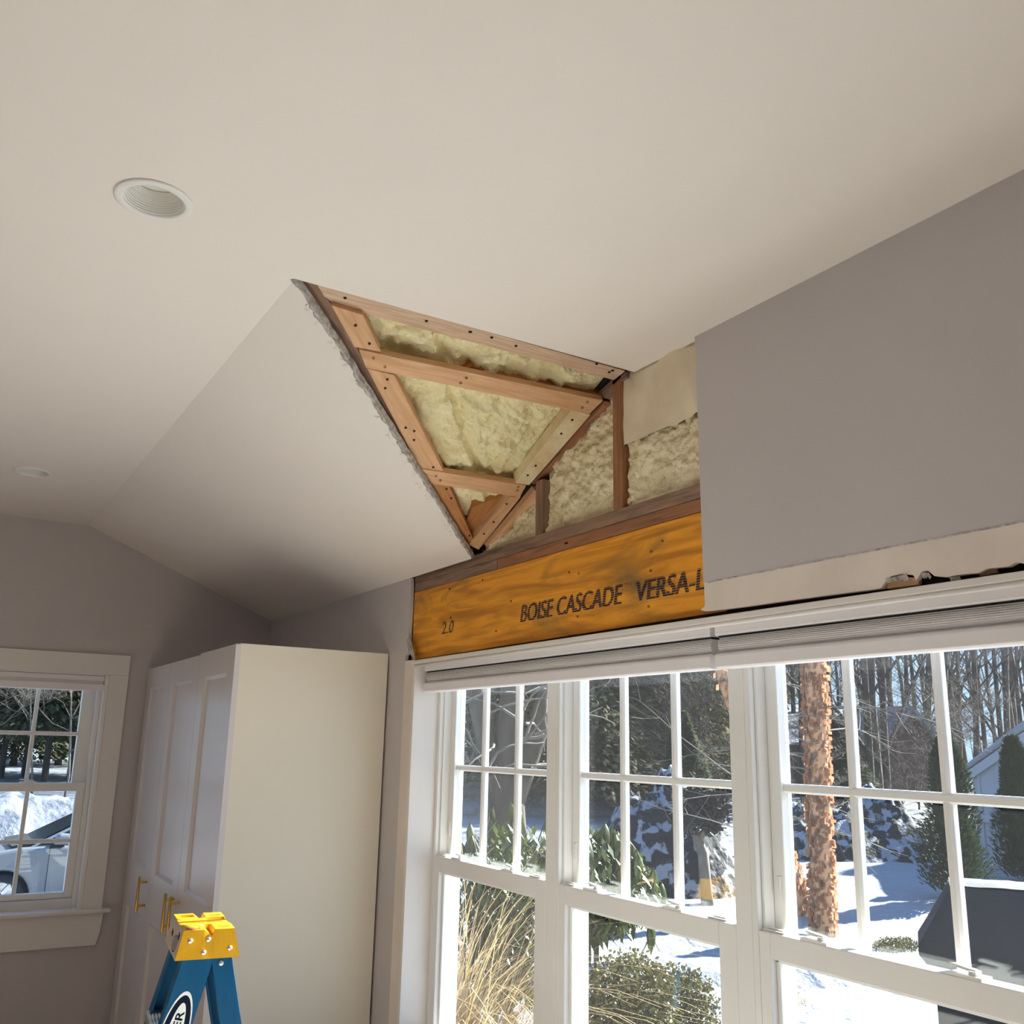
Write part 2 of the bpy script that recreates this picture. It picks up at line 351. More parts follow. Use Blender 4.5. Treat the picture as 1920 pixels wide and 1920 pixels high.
# torn paper along the cut
mb = MB(); dirAC = (C-A).normalized(); side = slope_n.cross(dirAC).normalized()
if side.y < 0: side = -side
prev = None
for i in range(121):
    t = i/120; base = edge[min(60, int(t*60))].lerp(edge[min(60, int(t*60)+1)], t*60-int(t*60))
    wd = max(.003, .012+.012*fbm(Vector((t*14, 5, 9)))+.007*fbm(Vector((t*60, 5, 3))))*(1.15-.35*t)
    cur = (base-slope_n*.0015, base+side*wd*.55-slope_n*(.003+.003*abs(fbm(Vector((t*40, 1, 1))))), base+side*wd-slope_n*.0006)
    if prev:
        mb.quad(prev[0], cur[0], cur[1], prev[1]); mb.quad(prev[1], cur[1], cur[2], prev[2])
    prev = cur
obj('torn_paper', mb, 'paper', sl, smooth=True, label='torn grey paper fringe along the cut')
mb = MB(); rr = random.Random(3)
for i in range(70):
    t = rr.random(); base = edge[int(t*59)]; p = base+side*rr.uniform(.006, .03)-slope_n*.001; d = (side*rr.uniform(.3, 1)+dirAC*rr.uniform(-1, 1)).normalized(); L_ = rr.uniform(.004, .016)
    q = d.cross(slope_n)*rr.uniform(.0008, .002)
    mb.quad(p-q, p+q, p+d*L_+q-slope_n*.003, p+d*L_-q-slope_n*.003)
obj('paper_fibre', mb, 'fibre', sl, label='loose paper fibres at the cut', kind='stuff')

# --- back wall with a window opening
WX0, WX1, WZ0, WZ1 = .005, .748, H-.755, H+.290
mb = MB(); t_ = .20
mb.box(XL-.2, WX0, YB, YB+t_, 0, Z1+.4); mb.box(WX1, XW+.25, YB, YB+t_, 0, Z1+.4)
mb.box(WX0, WX1, YB, YB+t_, WZ1, Z1+.4); mb.box(WX0, WX1, YB, YB+t_, 0, WZ0)
obj('wall_back', mb, 'wall', kind='structure', label='grey painted back wall with a small window')
# --- wall behind the camera, and the far left wall with an opening added to let in fill light
obj('wall_front', MB().box(XL-.2, XW+.25, YN-.2, YN, 0, Z1+.4), 'wall', kind='structure', label='plain wall behind the viewer')
mb = MB(); FILL_YS = [(-.9, .1)]; z0_, z1_ = .05, 2.10
mb.box(XL-.2, XL, YN-.2, YB+.2, 0, z0_); mb.box(XL-.2, XL, YN-.2, YB+.2, z1_, Z1+.4)
yy0 = YN-.2
for (ya_, yb_) in FILL_YS+[(YB+.2, None)]:
    mb.box(XL-.2, XL, yy0, ya_, z0_, z1_); yy0 = yb_
obj('wall_left', mb, 'wall', kind='structure', label='far left wall with an added opening for fill light')
# --- window wall: outer layer, painted boards, bare boards
WY1 = UL; WY0 = UL-PITCH*4
mb = MB()
mb.box(1.60, 1.722, WY1+.02, YB+.2, -.2, Z1+.4); mb.box(1.60, 1.722, YN-.2, WY0-.02, -.2, Z1+.4)
mb.box(1.60, 1.722, WY0-.02, WY1+.02, HEAD+.002, Z1+.4); mb.box(1.60, 1.722, WY0-.02, WY1+.02, -.2, SILL)
wr = obj('wall_right', mb, 'wall', kind='structure', label='window wall with the drywall cut open above the windows')
# upper painted board right of the cut, wavy left edge
zb = H+.379
left = []
for i in range(31):
    z = Z1+(zb-Z1)*i/30; left.append(Vector((XW, YCUT-.006*(i/30)+.0022*fbm(Vector((z*25, 4, 4))), z)))
mb = MB().prism([(XW, YN, Z1), *left, (XW, YN, zb)], (.013, 0, 0))
obj('painted_drywall', mb, 'wall', wr)
ragged = [(1313, 1144), (1322, 1146), (1345, 1144), (1400, 1137), (1470, 1127), (1560, 1115), (1640, 1105), (1652, 1103), (1660, 1090), (1672, 1080), (1690, 1076), (1712, 1078), (1718, 1088), (1728, 1072), (1740, 1070), (1752, 1080), (1775, 1082), (1790, 1079), (1812, 1076), (1835, 1074), (1850, 1066), (1868, 1064), (1890, 1062), (1905, 1054), (1920, 1057)]
rp = [PX(u, v, XW) for u, v in ragged]
pts = [(XW, YN, zb), (XW, left[-1].y, zb)]
for i in range(7):
    pts.append((XW, YCUT-.008+.002*fbm(Vector((i*2.3, 1, 1))), zb-(zb-rp[0].z)*(i+1)/8))
pts += [tuple(p) for p in rp]+[(XW, YN, rp[-1].z)]
obj('bare_drywall_band', MB().prism(pts, (.013, 0, 0)), 'bare', wr, label='bare beige drywall band where the casing was')
# thin paint ridge along the old casing line
mb = MB()
prevp = None
for i in range(120):
    y = YCUT-.02-i*.022; cur = (XW-.0009-.0006*fbm(Vector((y*30, 0, 0))), y, zb+.0015*fbm(Vector((y*20, 2, 0))))
    if prevp: mb.quad((XW, prevp[1], prevp[2]-.0016), (XW, cur[1], cur[2]-.0016), (cur[0], cur[1], cur[2]+.0012), (prevp[0], prevp[1], prevp[2]+.0012))
    prevp = cur
obj('paint_ridge', mb, 'gyp', wr)
# painted board left of the beam (towards the corner)
pts = [(XW, YB, 0), (XW, YB, Z0), (XW, YBEAM+.004, Z0), (XW, YBEAM, H+.50), (XW, YBEAM+.003, H+.40), (XW, YBEAM-.004, H+.33), (XW, 3.253, H+.32), (XW, 3.253, 0)]
obj('painted_drywall', MB().prism(pts, (.013, 0, 0)), 'wall', wr)
obj('bare_drywall_band', MB().box(XW, XW+.013, UL+.002, 3.253, 0, H+.30), 'bare', wr, label='bare drywall strip beside the window jamb')
obj('drywall_below_sill', MB().box(XW, XW+.013, YN, UL+.002, 0, SILL-.02), 'wall', wr)
# curled paper at the lower left corner of the beam
mb = MB(); pp = []
for i in range(9):
    t = i/8; p = PX(762+14*t*t, 1198+40*t, XW-.004); q = PX(770+9*t, 1196+42*t, XW-.012)
    pp.append((p, q))
for i in range(8): mb.quad(pp[i][0], pp[i+1][0], pp[i+1][1], pp[i][1])
obj('torn_paper', mb, 'paper', wr, smooth=True)
mb = MB()
for (u0, v0, u1, v1) in [(1660, 1086, 1700, 1076), (1726, 1075, 1742, 1074), (1780, 1083, 1800, 1081)]:
    for k in range(4):
        a_ = PX(u0+(u1-u0)*k/4, v0+(v1-v0)*k/4, XW-.002); b_ = PX(u0+(u1-u0)*(k+1)/4, v0+(v1-v0)*(k+1)/4, XW-.003)
        mb.quad(a_, b_, b_+Vector((.006, 0, -.006-.006*random.random())), a_+Vector((.006, 0, -.006-.006*random.random())))
obj('torn_paper', mb, 'paper', wr, label='torn paper flakes over the gap above the right blind')
# roof slab closing the attic
obj('roof', MB().box(XL-.3, 1.95, YN-.4, YB+.45, Z1+.4, Z1+.5), 'wall', kind='structure', label='roof deck above the room')

# ================================================================== FRAMING IN THE HOLE
tri_n = Vector((0, C.z-B.z, -(C.y-B.y))).normalized()
if tri_n.z < 0: tri_n = -tri_n                     # points up and back, away from the room
def PT(uv, off=.013): return PP(uv[0], uv[1], B+tri_n*off, tri_n)
fr = empty('roof_framing', (1.05, 2.2, Z1-.3), 'exposed pine roof framing around yellow foam in the triangular ceiling hole', 'framing')
up = Vector((0, 0, 1))
q = [cA(240, 105), cB(1250, 545), cB(1165, 612), cA(320, 235)]
jp = [PZ(u, v, Z1+.004) for u, v in q]
slab('joist', jp, (0, 0, .14), 'pinepale', fr, grain=(1, 0, 0), label='dusty pink-grey joist along the top of the hole')
X1 = Vector((1, 0, 0))
slab('strapping_board', [PT(cA(505, 515)), PT(cB(1085, 765)), PT(cB(980, 868)), PT(cA(550, 630))], tri_n*.020, 'pine', fr, grain=X1)
slab('strapping_board', [PT(cA(890, 1255)), PT(cA(1545, 1358)), PT(cA(1505, 1432)), PT(cA(930, 1345))], tri_n*.020, 'pine', fr, grain=X1)
gAC = (C-A).normalized(); gBC = (C-B).normalized()
slab('valley_rafter', [PT(cA(335, 240), .017), PT(cA(530, 300), .017), PT(cA(645, 532), .017), PT(cA(478, 500), .017)], tri_n*.04, 'pine', fr, grain=gAC, label='short pine rafter block at the top left of the hole')
slab('valley_rafter', [PT(cA(556, 632), .017), PT(cA(725, 672), .017), PT(cA(1040, 1285), .017), PT(cA(885, 1258), .017)], tri_n*.04, 'pine', fr, grain=gAC, label='long pine rafter along the cut sloped ceiling')
slab('valley_rafter', [PT(cA(930, 1345), .017), PT(cA(1068, 1362), .017), PT(cA(1215, 1690), .017), PT(cA(1178, 1722), .017)], tri_n*.04, 'pinered', fr, grain=gAC, label='reddish rafter end at the tip of the hole')
# dark edge board behind the torn paper
slab('edge_board', [PT(cA(120, 80), .026), PT(cA(235, 100), .026), PT(cA(340, 240), .026), PT(cA(1200, 1720), .026), PT(cA(1235, 1830), .026), PT(cA(1190, 1850), .026), PT(cA(1090, 1740), .026)], tri_n*.03, 'plategrey', fr, grain=gAC)
slab('hip_rafter', [PT(cB(425, 1387), .016), PT(cB(845, 835), .016), PT(cB(990, 872), .016), PT(cB(530, 1400), .016)], tri_n*.04, 'pinedust', fr, grain=gBC, label='foam-dusted rafter running down to the header')
slab('hip_rafter', [PT(cB(72, 1845), .016), PT(cB(392, 1487), .016), PT(cB(468, 1487), .016), PT(cB(150, 1885), .016)], tri_n*.04, 'pine', fr, grain=gBC, label='lower pine rafter end above the header')
slab('blocking', [PT(cA(1165, 1590), .045), PT(cA(1215, 1490), .045), PT(cA(1420, 1420), .045), PT(cA(1215, 1660), .045)], tri_n*.03, 'pinered', fr, grain=gBC)
slab('blocking', [PT(cB(100, 505), .05), PT(cB(330, 570), .05), PT(cB(1060, 715), .05), PT(cB(1040, 775), .05), PT(cB(0, 560), .05)], tri_n*.03, 'pinered', fr, grain=X1)
# spray foam between the boards: thick bubbly sheets
def bary(a, b): return A+(B-A)*a+(C-A)*b
N_ = 190
def foam_tri(name, b0, b1, lab, seed):
    mb = MB(); idx = {}
    for i in range(N_+1):
        b = i/N_
        if b < b0-.02 or b > b1+.02: continue
        for j in range(N_+1-i):
            a = j/N_; p = bary(a, b); s_ = Vector((p.x, p.y*1.1, p.z))
            d = noise.voronoi(s_*17+Vector((seed, 0, 0)))[0][0]
            h = .026*fbm(s_*5+Vector((seed, 3, 0)), 3)+.026*(.55-d)+.013*fbm(s_*30, 4)+.012*(.5-noise.voronoi(s_*46)[0][0])
            g = abs((a-.36+.22*b)+.02*fbm(s_*6))              # groove beside a rafter
            h -= .022*max(0, 1-g/.022)**.7
            e = min(1, min(a, 1-a-b)*9)
            idx[i, j] = len(mb.v); mb.v.append(tuple(p+tri_n*(.062-h*e)))
    for (i, j), k in list(idx.items()):
        if (i+1, j) in idx and (i, j+1) in idx: mb.f.append((k, idx[i, j+1], idx[i+1, j]))
        if (i+1, j) in idx and (i+1, j-1) in idx: mb.f.append((k, idx[i+1, j], idx[i+1, j-1]))
    return obj(name, mb, 'foam', fr, smooth=True, label=lab)
foam_tri('spray_foam', -.1, .235, 'bubbly cream foam strip under the joist', 1)
foam_tri('spray_foam', .235, .70, 'large panel of cream spray foam between the two straps', 2)
foam_tri('spray_foam', .70, 1.1, 'small foam pocket at the tip of the hole', 3)
# nails
nm = MB(); nm.lathe([(0, -.0012), (.0036, -.0012), (.0036, .001)], (0, 0, 0), (0, 0, 1), 8); nme = bpy.data.meshes.new('nail'); nme.from_pydata(nm.v, [], nm.f); nme.materials.append(M['nail'])
def nails(lst, par, fn, n, s=1.):
    zq = (-n).to_track_quat('Z', 'Y').to_matrix().to_4x4()
    for uv in lst: inst('nail', nme, Matrix.Translation(fn(uv)) @ zq @ Matrix.Scale(s, 4), par)
nails([cA(597, 567), cA(668, 622), cA(1172, 690), cA(1137, 722), cB(58, 595), cB(15, 633), cB(965, 775), cB(928, 817), cA(985, 1300), cA(1012, 1326), cB(448, 1412), cB(440, 1437)], fr, lambda q_: PT(q_, .012), tri_n)
nails([cA(485, 365), cA(572, 478), cA(683, 700), cA(670, 755), cA(797, 1000), cA(850, 1020), cA(848, 1076), cA(968, 1245), cA(1080, 1437), cA(1050, 1380), cA(1192, 1670)], fr, lambda q_: PT(q_, .0155), tri_n)
nails([cB(852, 910), cB(770, 1013), cB(578, 1253), cB(518, 1325), cB(360, 1540), cB(262, 1675), cB(190, 1765), cB(95, 1865)], fr, lambda q_: PT(q_, .0145), tri_n)
nails([cA(420, 195), cA(925, 338), cA(1195, 405), cB(248, 292), cB(430, 355), cB(1035, 490), cB(1155, 540), cB(1130, 552), cB(90, 250)], fr, lambda q_: PZ(q_[0], q_[1], Z1+.002), up, 1.1)

# --- wall framing
XF = 1.535
wf = empty('wall_framing', (XF, 2.3, H+.55), 'exposed wall studs, plates and foam between the hole and the cut drywall', 'framing')
bx = (.06, 0, 0)
def WP(uv, x=XF): return PX(uv[0], uv[1], x)
gY = Vector((0, 1, 0)); gZ = Vector((0, 0, 1))
zP0, zP1, zP2 = H+.557, H+.592, H+.628
slab('top_plate', [(XF, YBEAM, zP1), (XF, YCUT-.05, zP1), (XF, YCUT-.05, zP2), (XF, YBEAM, zP2)], bx, 'plategrey', wf, grain=gY, label='weathered grey-brown top plate')
slab('top_plate', [(XF+.002, 2.62, zP0), (XF+.002, YCUT-.05, zP0), (XF+.002, YCUT-.05, zP1-.001), (XF+.002, 2.62, zP1-.001)], bx, 'plate', wf, grain=gY, label='reddish brown second plate above the header')
slab('top_plate', [(XF+.001, YBEAM, zP0), (XF+.001, 2.622, zP0), (XF+.001, 2.622, zP1-.001), (XF+.001, YBEAM, zP1-.001)], bx, 'plategrey', wf, grain=gY, label='grey end piece of the second plate')
s1a = WP(cB(1155, 900)).y; s1b = WP(cB(1222, 900)).y
slab('stud', [(XF, s1a, zP2), (XF, s1b, zP2), (XF, s1b, Z1+.03), (XF, s1a, Z1+.03)], bx, 'plate', wf, grain=gZ, label='tall dark stud between the foam panels')
s2a = WP(cB(575, 1600)).y; s2b = WP(cB(628, 1600)).y
slab('stud', [(XF, s2a, zP2), (XF, s2b, zP2), (XF, s2b, H+.80), (XF, s2a, H+.80)], bx, 'plategrey', wf, grain=gZ, label='short dusty stud under the sloping rafter')
slab('sloped_plate', [WP(cB(185, 1842)), WP(cB(548, 1402)), WP(cB(575, 1440)), WP(cB(225, 1852))], (.05, 0, 0), 'pine', wf, grain=gBC)
slab('sloped_plate', [WP(cB(540, 1392)), WP(cB(985, 868)), WP(cB(1090, 765)), WP(cB(1080, 800)), WP(cB(985, 905)), WP(cB(840, 1085)), WP(cB(690, 1235))], (.05, 0, 0), 'plate', wf, grain=gBC)
slab('sloped_plate', [WP(cB(1040, 705)), WP(cB(1145, 610)), WP(cB(1260, 545)), WP(cB(1262, 590)), WP(cB(1160, 650)), WP(cB(1085, 745))], (.05, 0, 0), 'plategrey', wf, grain=gBC)
def foam_wall(y0, y1, z0, z1, lab, seed, material='foamwall', amp=1., x0=1.556, clip=True):
    mb = MB(); ny = max(6, int(abs(y1-y0)/.0045)); nz = max(6, int((z1-z0)/.0045)); idx = {}
    for i in range(ny+1):
        for j in range(nz+1):
            y = y0+(y1-y0)*i/ny; z = z0+(z1-z0)*j/nz
            if clip and y > B.y and z > B.z+(C.z-B.z)*(y-B.y)/(C.y-B.y)+.03: continue
            s_ = Vector((y, z, seed)); d = noise.voronoi(s_*24)[0][0]
            h = amp*(.013*fbm(s_*7, 3)+.012*(.55-d)+.008*fbm(s_*45, 4)+.010*(.5-noise.voronoi(s_*62)[0][0])); e = min(1, min(i, ny-i)/3)
            idx[i, j] = len(mb.v); mb.v.append((x0-h*e+(1-e)*.006, y, z))
    for (i, j), k in list(idx.items()):
        if (i+1, j) in idx and (i, j+1) in idx and (i+1, j+1) in idx: mb.f.append((k, idx[i+1, j], idx[i+1, j+1], idx[i, j+1]))
    return obj('spray_foam', mb, material, wf, smooth=True, label=lab)
zsk = WP(cB(1500, 945)).z
foam_wall(YCUT-.05, s1b+.004, zP2-.01, zsk+.02, 'rough cream foam panel beside the cut drywall', 5.1, clip=False)
foam_wall(s1a-.004, s2b+.004, zP2-.01, Z1+.02, 'rough cream foam panel between the two studs', 8.7)
foam_wall(s2a-.004, 2.83, zP2-.01, H+.80, 'little foam triangle left of the short stud', 3.3)
# smooth foam skin above
mb = MB(); ny, nz = 40, 44; ya, yb_ = YCUT-.04, s1b+.004
for i in range(ny+1):
    for j in range(nz+1):
        y = ya+(yb_-ya)*i/ny; zlo = zsk-.012+.05*(y-1.77)*-.1+.004*fbm(Vector((y*30, 1, 0))); z = zlo+(Z1+.02-zlo)*j/nz
        ridge = .010*math.exp(-((y-1.66-(z-zsk)*.45)/.03)**2)+.008*math.exp(-((y-1.80-(z-zsk)*-.2)/.05)**2)
        mb.v.append((1.544-ridge-.008*fbm(Vector((y*5, z*5, 2)), 3)+.012*(1-j/nz)**2*0, y, z))
for i in range(ny):
    for j in range(nz):
        k = i*(nz+1)+j; mb.f.append((k, k+nz+1, k+nz+2, k+1))
obj('foam_skin', mb, 'foamskin', wf, smooth=True, label='smooth tan foam skin at the top beside the cut drywall')

# --- header beam with stamped lettering
hb = empty('header_beam', (XF, 2.4, H+.3), 'orange laminated header beam stamped with black lettering above the windows', 'beam')
slab('beam_face', [(XF, YBEAM, H+.303), (XF, YCUT-.06, H+.309), (XF, YCUT-.06, zP0-.001), (XF, YBEAM, zP0-.001)], (.062, 0, 0), 'lvl', hb, grain=gY, bevel=.002)
def stamp(s, y0, y1, z0, hgt, **k):
    bold = k.pop('bold', 0.); me = fit_text(s, y0-y1, hgt, **k)
    if bold:
        n0 = len(me.vertices); vs = [v.co.copy() for v in me.vertices]; fs = [tuple(p.vertices) for p in me.polygons]; V_ = []; F_ = []
        for c_ in range(4):
            V_ += [tuple(v+Vector((bold*c_/3, .0008*(c_ % 2), .00006*c_))) for v in vs]; F_ += [tuple(i+n0*c_ for i in f) for f in fs]
        me = bpy.data.meshes.new('lettering'); me.from_pydata(V_, [], F_)
    me.materials.clear(); me.materials.append(M['ink'])
    return inst('stamped_lettering', me, frame((XF-.0012, y0, z0), (0, -1, 0), (0, 0, 1), (-1, 0, 0)), hb)
stamp('BOISE CASCADE', 2.470, 1.965, H+.368, .053, shear=.20, bold=.0062)
stamp('TM', 1.955, 1.925, H+.411, .010)
stamp('VERSA-L', 1.905, 1.652, H+.366, .053, shear=.16, bold=.0062)
stamp('2.0', 2.995, 2.905, H+.377, .042, shear=.2, bold=.002)
def WPn(uv): return PX(uv[0], uv[1], XF-.001)
nails([(775, 1120), (843, 1104), (905, 1087), (958, 1127), (930, 1183), (1067, 1073), (1085, 1075), (1221, 1034), (1242, 1014), (1083, 1156), (1216, 1137), (1063, 1018), (1060, 1019), (1220, 1070), (845, 1158), (958, 1213)], hb, WPn, Vector((1, 0, 0)), .9)
# dark gap and splintered wood under the beam and the bare band
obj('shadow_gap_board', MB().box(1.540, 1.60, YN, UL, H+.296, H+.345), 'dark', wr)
slab('exposed_wood', [PX(1661, 1104, 1.528), PX(1722, 1096, 1.528), PX(1724, 1084, 1.528), PX(1690, 1080, 1.528), PX(1667, 1086, 1.528)], (.01, 0, 0), 'pine', wr, grain=gY, label='splintered bare wood in the torn gap above the right blind')
slab('exposed_wood', [PX(1835, 1080, 1.528), PX(1868, 1074, 1.528), PX(1864, 1062, 1.528), PX(1842, 1066, 1.528)], (.01, 0, 0), 'plategrey', wr, grain=gY, label='grey wood scrap in the torn gap near the photo edge')

# ================================================================== WINDOW TRIM
tr = obj('trim_1', MB().box(1.513, 1.62, WY0-.02, UL+.018, H+.283, H+.297), 'trim', kind='structure', bevel=.002, label='white head jamb board over the row of windows')
mb = MB(); mb.tube([(1.520, WY0, H+.2785), (1.520, UL, H+.2785)], .0055, 12); obj('bead', mb, 'trim', tr, smooth=True)
obj('trim_2', MB().box(XW-.001, 1.625, UL, UL+.017, SILL-.02, H+.283), 'trim', kind='structure', bevel=.0015, label='white jamb board at the far end of the row of windows')
obj('trim_3', MB().box(1.46, 1.64, WY0-.05, UL+.05, SILL-.03, SILL), 'trim', kind='structure', bevel=.004, label='white window stool under the row of windows')
# ================================================================== RIGHT WINDOWS
def pane_obj(par, x, y0, y1, z0, z1):
    return obj('pane', MB().box(x-.002, x+.002, y0, y1, z0, z1), 'glass', par)
# sash lock
lk = MB(); lk.box(-.016, .016, -.034, .034, 0, .005); lk.tube([(0, -.012, .004), (0, -.012, .012)], .011, 14); lk.prism([(-.006, -.018, .009), (.007, -.014, .009), (.009, .032, .012), (.001, .036, .013), (-.004, .0, .010)], (0, 0, .005))
lkm = bpy.data.meshes.new('sash_lock'); lkm.from_pydata(lk.v, [], lk.f); finish(lkm); lkm.materials.append(M['vinyl'])
tl = MB(); tl.box(-.012, .012, -.03, .03, 0, .004); tl.box(-.004, .006, -.02, .02, .004, .007)
tlm = bpy.data.meshes.new('tilt_latch'); tlm.from_pydata(tl.v, [], tl.f); finish(tlm); tlm.materials.append(M['vinyl'])
vs_ = MB(); vs_.box(-.003, 0, -.006, .006, -.024, .024)
for k in range(6): vs_.box(-.0042, -.003, -.0022, .0022, -.017+k*.0062, -.0135+k*.0062)
vsm = bpy.data.meshes.new('vent_stop'); vsm.from_pydata(vs_.v, [], vs_.f); finish(vsm); vsm.materials.append(M['vinyl'])
wlab = ['white double-hung window nearest the wardrobe', 'white double-hung window in the middle of the visible three', 'white double-hung window before the covered grill', 'white double-hung window right of the photo', 'white double-hung window farthest along the wall']
ZR = H-.377                                # top of the lower sash
for k in range(4):
    yl = UL-PITCH*k; yr = yl-PITCH
    wnd = empty('window_%d' % (k+2), (1.62, yl, SILL), wlab[k], kind='structure')
    mb = MB()
    mb.box(1.620, 1.718, yl-.018, yl, SILL, HEAD); mb.box(1.634, 1.718, yl-.026, yl-.018, SILL, HEAD); mb.box(1.700, 1.718, yl-.030, yl-.026, SILL, HEAD)
    mb.box(1.620, 1.718, yr, yr+.050, SILL, HEAD); mb.box(1.650, 1.718, yr+.05, yr+.058, SILL, HEAD)
    mb.box(1.620, 1.718, yr+.05, yl-.018, HEAD-.035, HEAD); mb.box(1.62, 1.718, yr+.05, yl-.018, SILL, SILL+.03)
    obj('window_frame', mb, 'vinyl', wnd, bevel=.002)
    # upper sash
    us = empty('upper_sash', (1.66, yl-.03, ZR)); setparent(us, wnd); us.matrix_parent_inverse = WM[wnd.name].inverted()
    g0, g1 = yl-.060, yr+.060; zt, zb_ = H+.235, ZR-.008
    obj('sash_frame', MB().box(1.662, 1.698, g0-.0, yl-.026, zb_-.03, HEAD-.035).box(1.662, 1.698, g1, yr+.052, zb_-.03, HEAD-.035).box(1.662, 1.698, g1, g0, zt, HEAD-.035).box(1.664, 1.698, g1, g0, zb_-.03, zb_), 'vinyl', us, bevel=.003)
    ys = [g0, yl-.245, yl-.461, g1]; zs = [zb_, H-.079, zt]
    for a_ in range(3):
        for b_ in range(2): pane_obj(us, 1.684, ys[a_+1], ys[a_], zs[b_], zs[b_+1])
    for a_ in (1, 2): obj('muntin', MB().prism([(1.672, ys[a_]-.0055, zb_), (1.678, ys[a_]-.010, zb_), (1.692, ys[a_]-.010, zb_), (1.692, ys[a_]+.010, zb_), (1.678, ys[a_]+.010, zb_), (1.672, ys[a_]+.0055, zb_)], (0, 0, zt-zb_)), 'vinyl', us)
    zc = zs[1]; obj('muntin', MB().prism([(1.671, g0, zc-.0055), (1.677, g0, zc-.010), (1.692, g0, zc-.010), (1.692, g0, zc+.010), (1.677, g0, zc+.010), (1.671, g0, zc+.0055)], (0, g1-g0, 0)), 'vinyl', us)
    inst('vent_stop', vsm, Matrix.Translation((1.662, yl-.043, H-.29)), us)
    # lower sash
    ls = empty('lower_sash', (1.64, yl-.03, SILL)); setparent(ls, wnd)
    s0, s1 = yl-.004, yr+.052; h0, h1 = s0-.044, s1+.056
    zl = ZR-.052
    obj('sash_frame', MB().box(1.622, 1.656, h0, s0, SILL+.03, ZR).box(1.622, 1.656, s1, h1, SILL+.03, ZR).box(1.622, 1.656, h1, h0, zl, ZR).box(1.622, 1.656, h1, h0, SILL+.03, SILL+.10), 'vinyl', ls, bevel=.0025)
    obj('glazing_bead', MB().box(1.638, 1.652, h0-.010, h0, SILL+.10, zl).box(1.638, 1.652, h1, h1+.010, SILL+.10, zl).box(1.638, 1.652, h1, h0, zl-.008, zl), 'vinyl', ls, bevel=.002)
    pane_obj(ls, 1.645, h1, h0, SILL+.10, zl)
    for yy in (yl-.165, yl-.50): inst('sash_lock', lkm, Matrix.Translation((1.640, yy, ZR)), ls)
    for yy in (yl-.052, yr+.12): inst('tilt_latch', tlm, Matrix.Translation((1.641, yy, ZR)), ls)

# ------------------------------------------------------------------ cellular shades over the windows
def shade(y0, y1, lab):
    e = empty('window_blind', (1.57, (y0+y1)/2, H+.183), lab, 'blind')
    obj('headrail', MB().prism([(1.556, y0, H+.259), (1.554, y0, H+.262), (1.554, y0, H+.281), (1.558, y0, H+.284), (1.615, y0, H+.284), (1.615, y0, H+.2585)], (0, y1-y0, 0)), 'shade', e, bevel=.001)
    obj('rail_gap', MB().box(1.563, 1.61, y0-.003, y1+.003, H+.2535, H+.2585), 'dark', e)
    pr = [(1.562, H+.254)]
    for i in range(9):
        z = H+.2535-i*.0038; bulge = .008*math.sin(math.pi*min(1, (i+1)/9)*.9); pr += [(1.566-bulge, z), (1.5685-bulge, z-.002)]
    pr += [(1.561, H+.217), (1.610, H+.217), (1.610, H+.254)]
    obj('pleated_fabric', MB().prism([(x, y0-.004, z) for x, z in pr], (0, y1-y0+.008, 0)), 'fabric', e)
    obj('bottom_rail', MB().prism([(1.552, y0, H+.187), (1.551, y0, H+.212), (1.555, y0, H+.217), (1.606, y0, H+.217), (1.606, y0, H+.190), (1.600, y0, H+.185), (1.557, y0, H+.183)], (0, y1-y0, 0)), 'shade', e, bevel=.0015)
    return e
shade(3.157, 1.659, 'raised white cellular blind over the two left windows of the row')
shade(1.643, .10, 'raised white cellular blind at the right edge of the photo')

# ================================================================== BACK WALL WINDOW
wnd = empty('window_1', (.38, YB, WZ0), 'small white double-hung window with a casing on the back wall', kind='structure')
mb = MB()
for (x0, x1) in ((WX1+.006, .838), (-.085, WX0-.006)): mb.box(x0, x1, YB-.020, YB, WZ0, H+.292)
mb.box(-.085, .838, YB-.020, YB, H+.292, H+.387)
obj('casing', mb, 'trim', wnd, bevel=.002)
mb = MB(); mb.box(WX1-.012, WX1+.006, YB-.012, YB+.16, WZ0, WZ1); mb.box(WX0-.006, WX0+.012, YB-.012, YB+.16, WZ0, WZ1); mb.box(WX0, WX1, YB-.012, YB+.16, WZ1-.004, WZ1+.010)
mb.box(.716, WX1-.012, YB+.045, YB+.16, WZ0, WZ1); mb.box(WX0+.012, .037, YB+.045, YB+.16, WZ0, WZ1); mb.box(.037, .716, YB+.05, YB+.16, WZ0, WZ0+.042)
obj('window_frame', mb, 'vinyl', wnd, bevel=.002)
obj('stool', MB().box(-.12, .872, YB-.045, YB+.06, WZ0-.014, WZ0+.003), 'trim', wnd, bevel=.005)
obj('apron', MB().prism([(-.10, YB-.018, WZ0-.014), (.848, YB-.018, WZ0-.014), (.842, YB-.018, WZ0-.10), (.828, YB-.018, WZ0-.152), (-.08, YB-.018, WZ0-.152)], (0, .018, 0)), 'trim', wnd, bevel=.002)
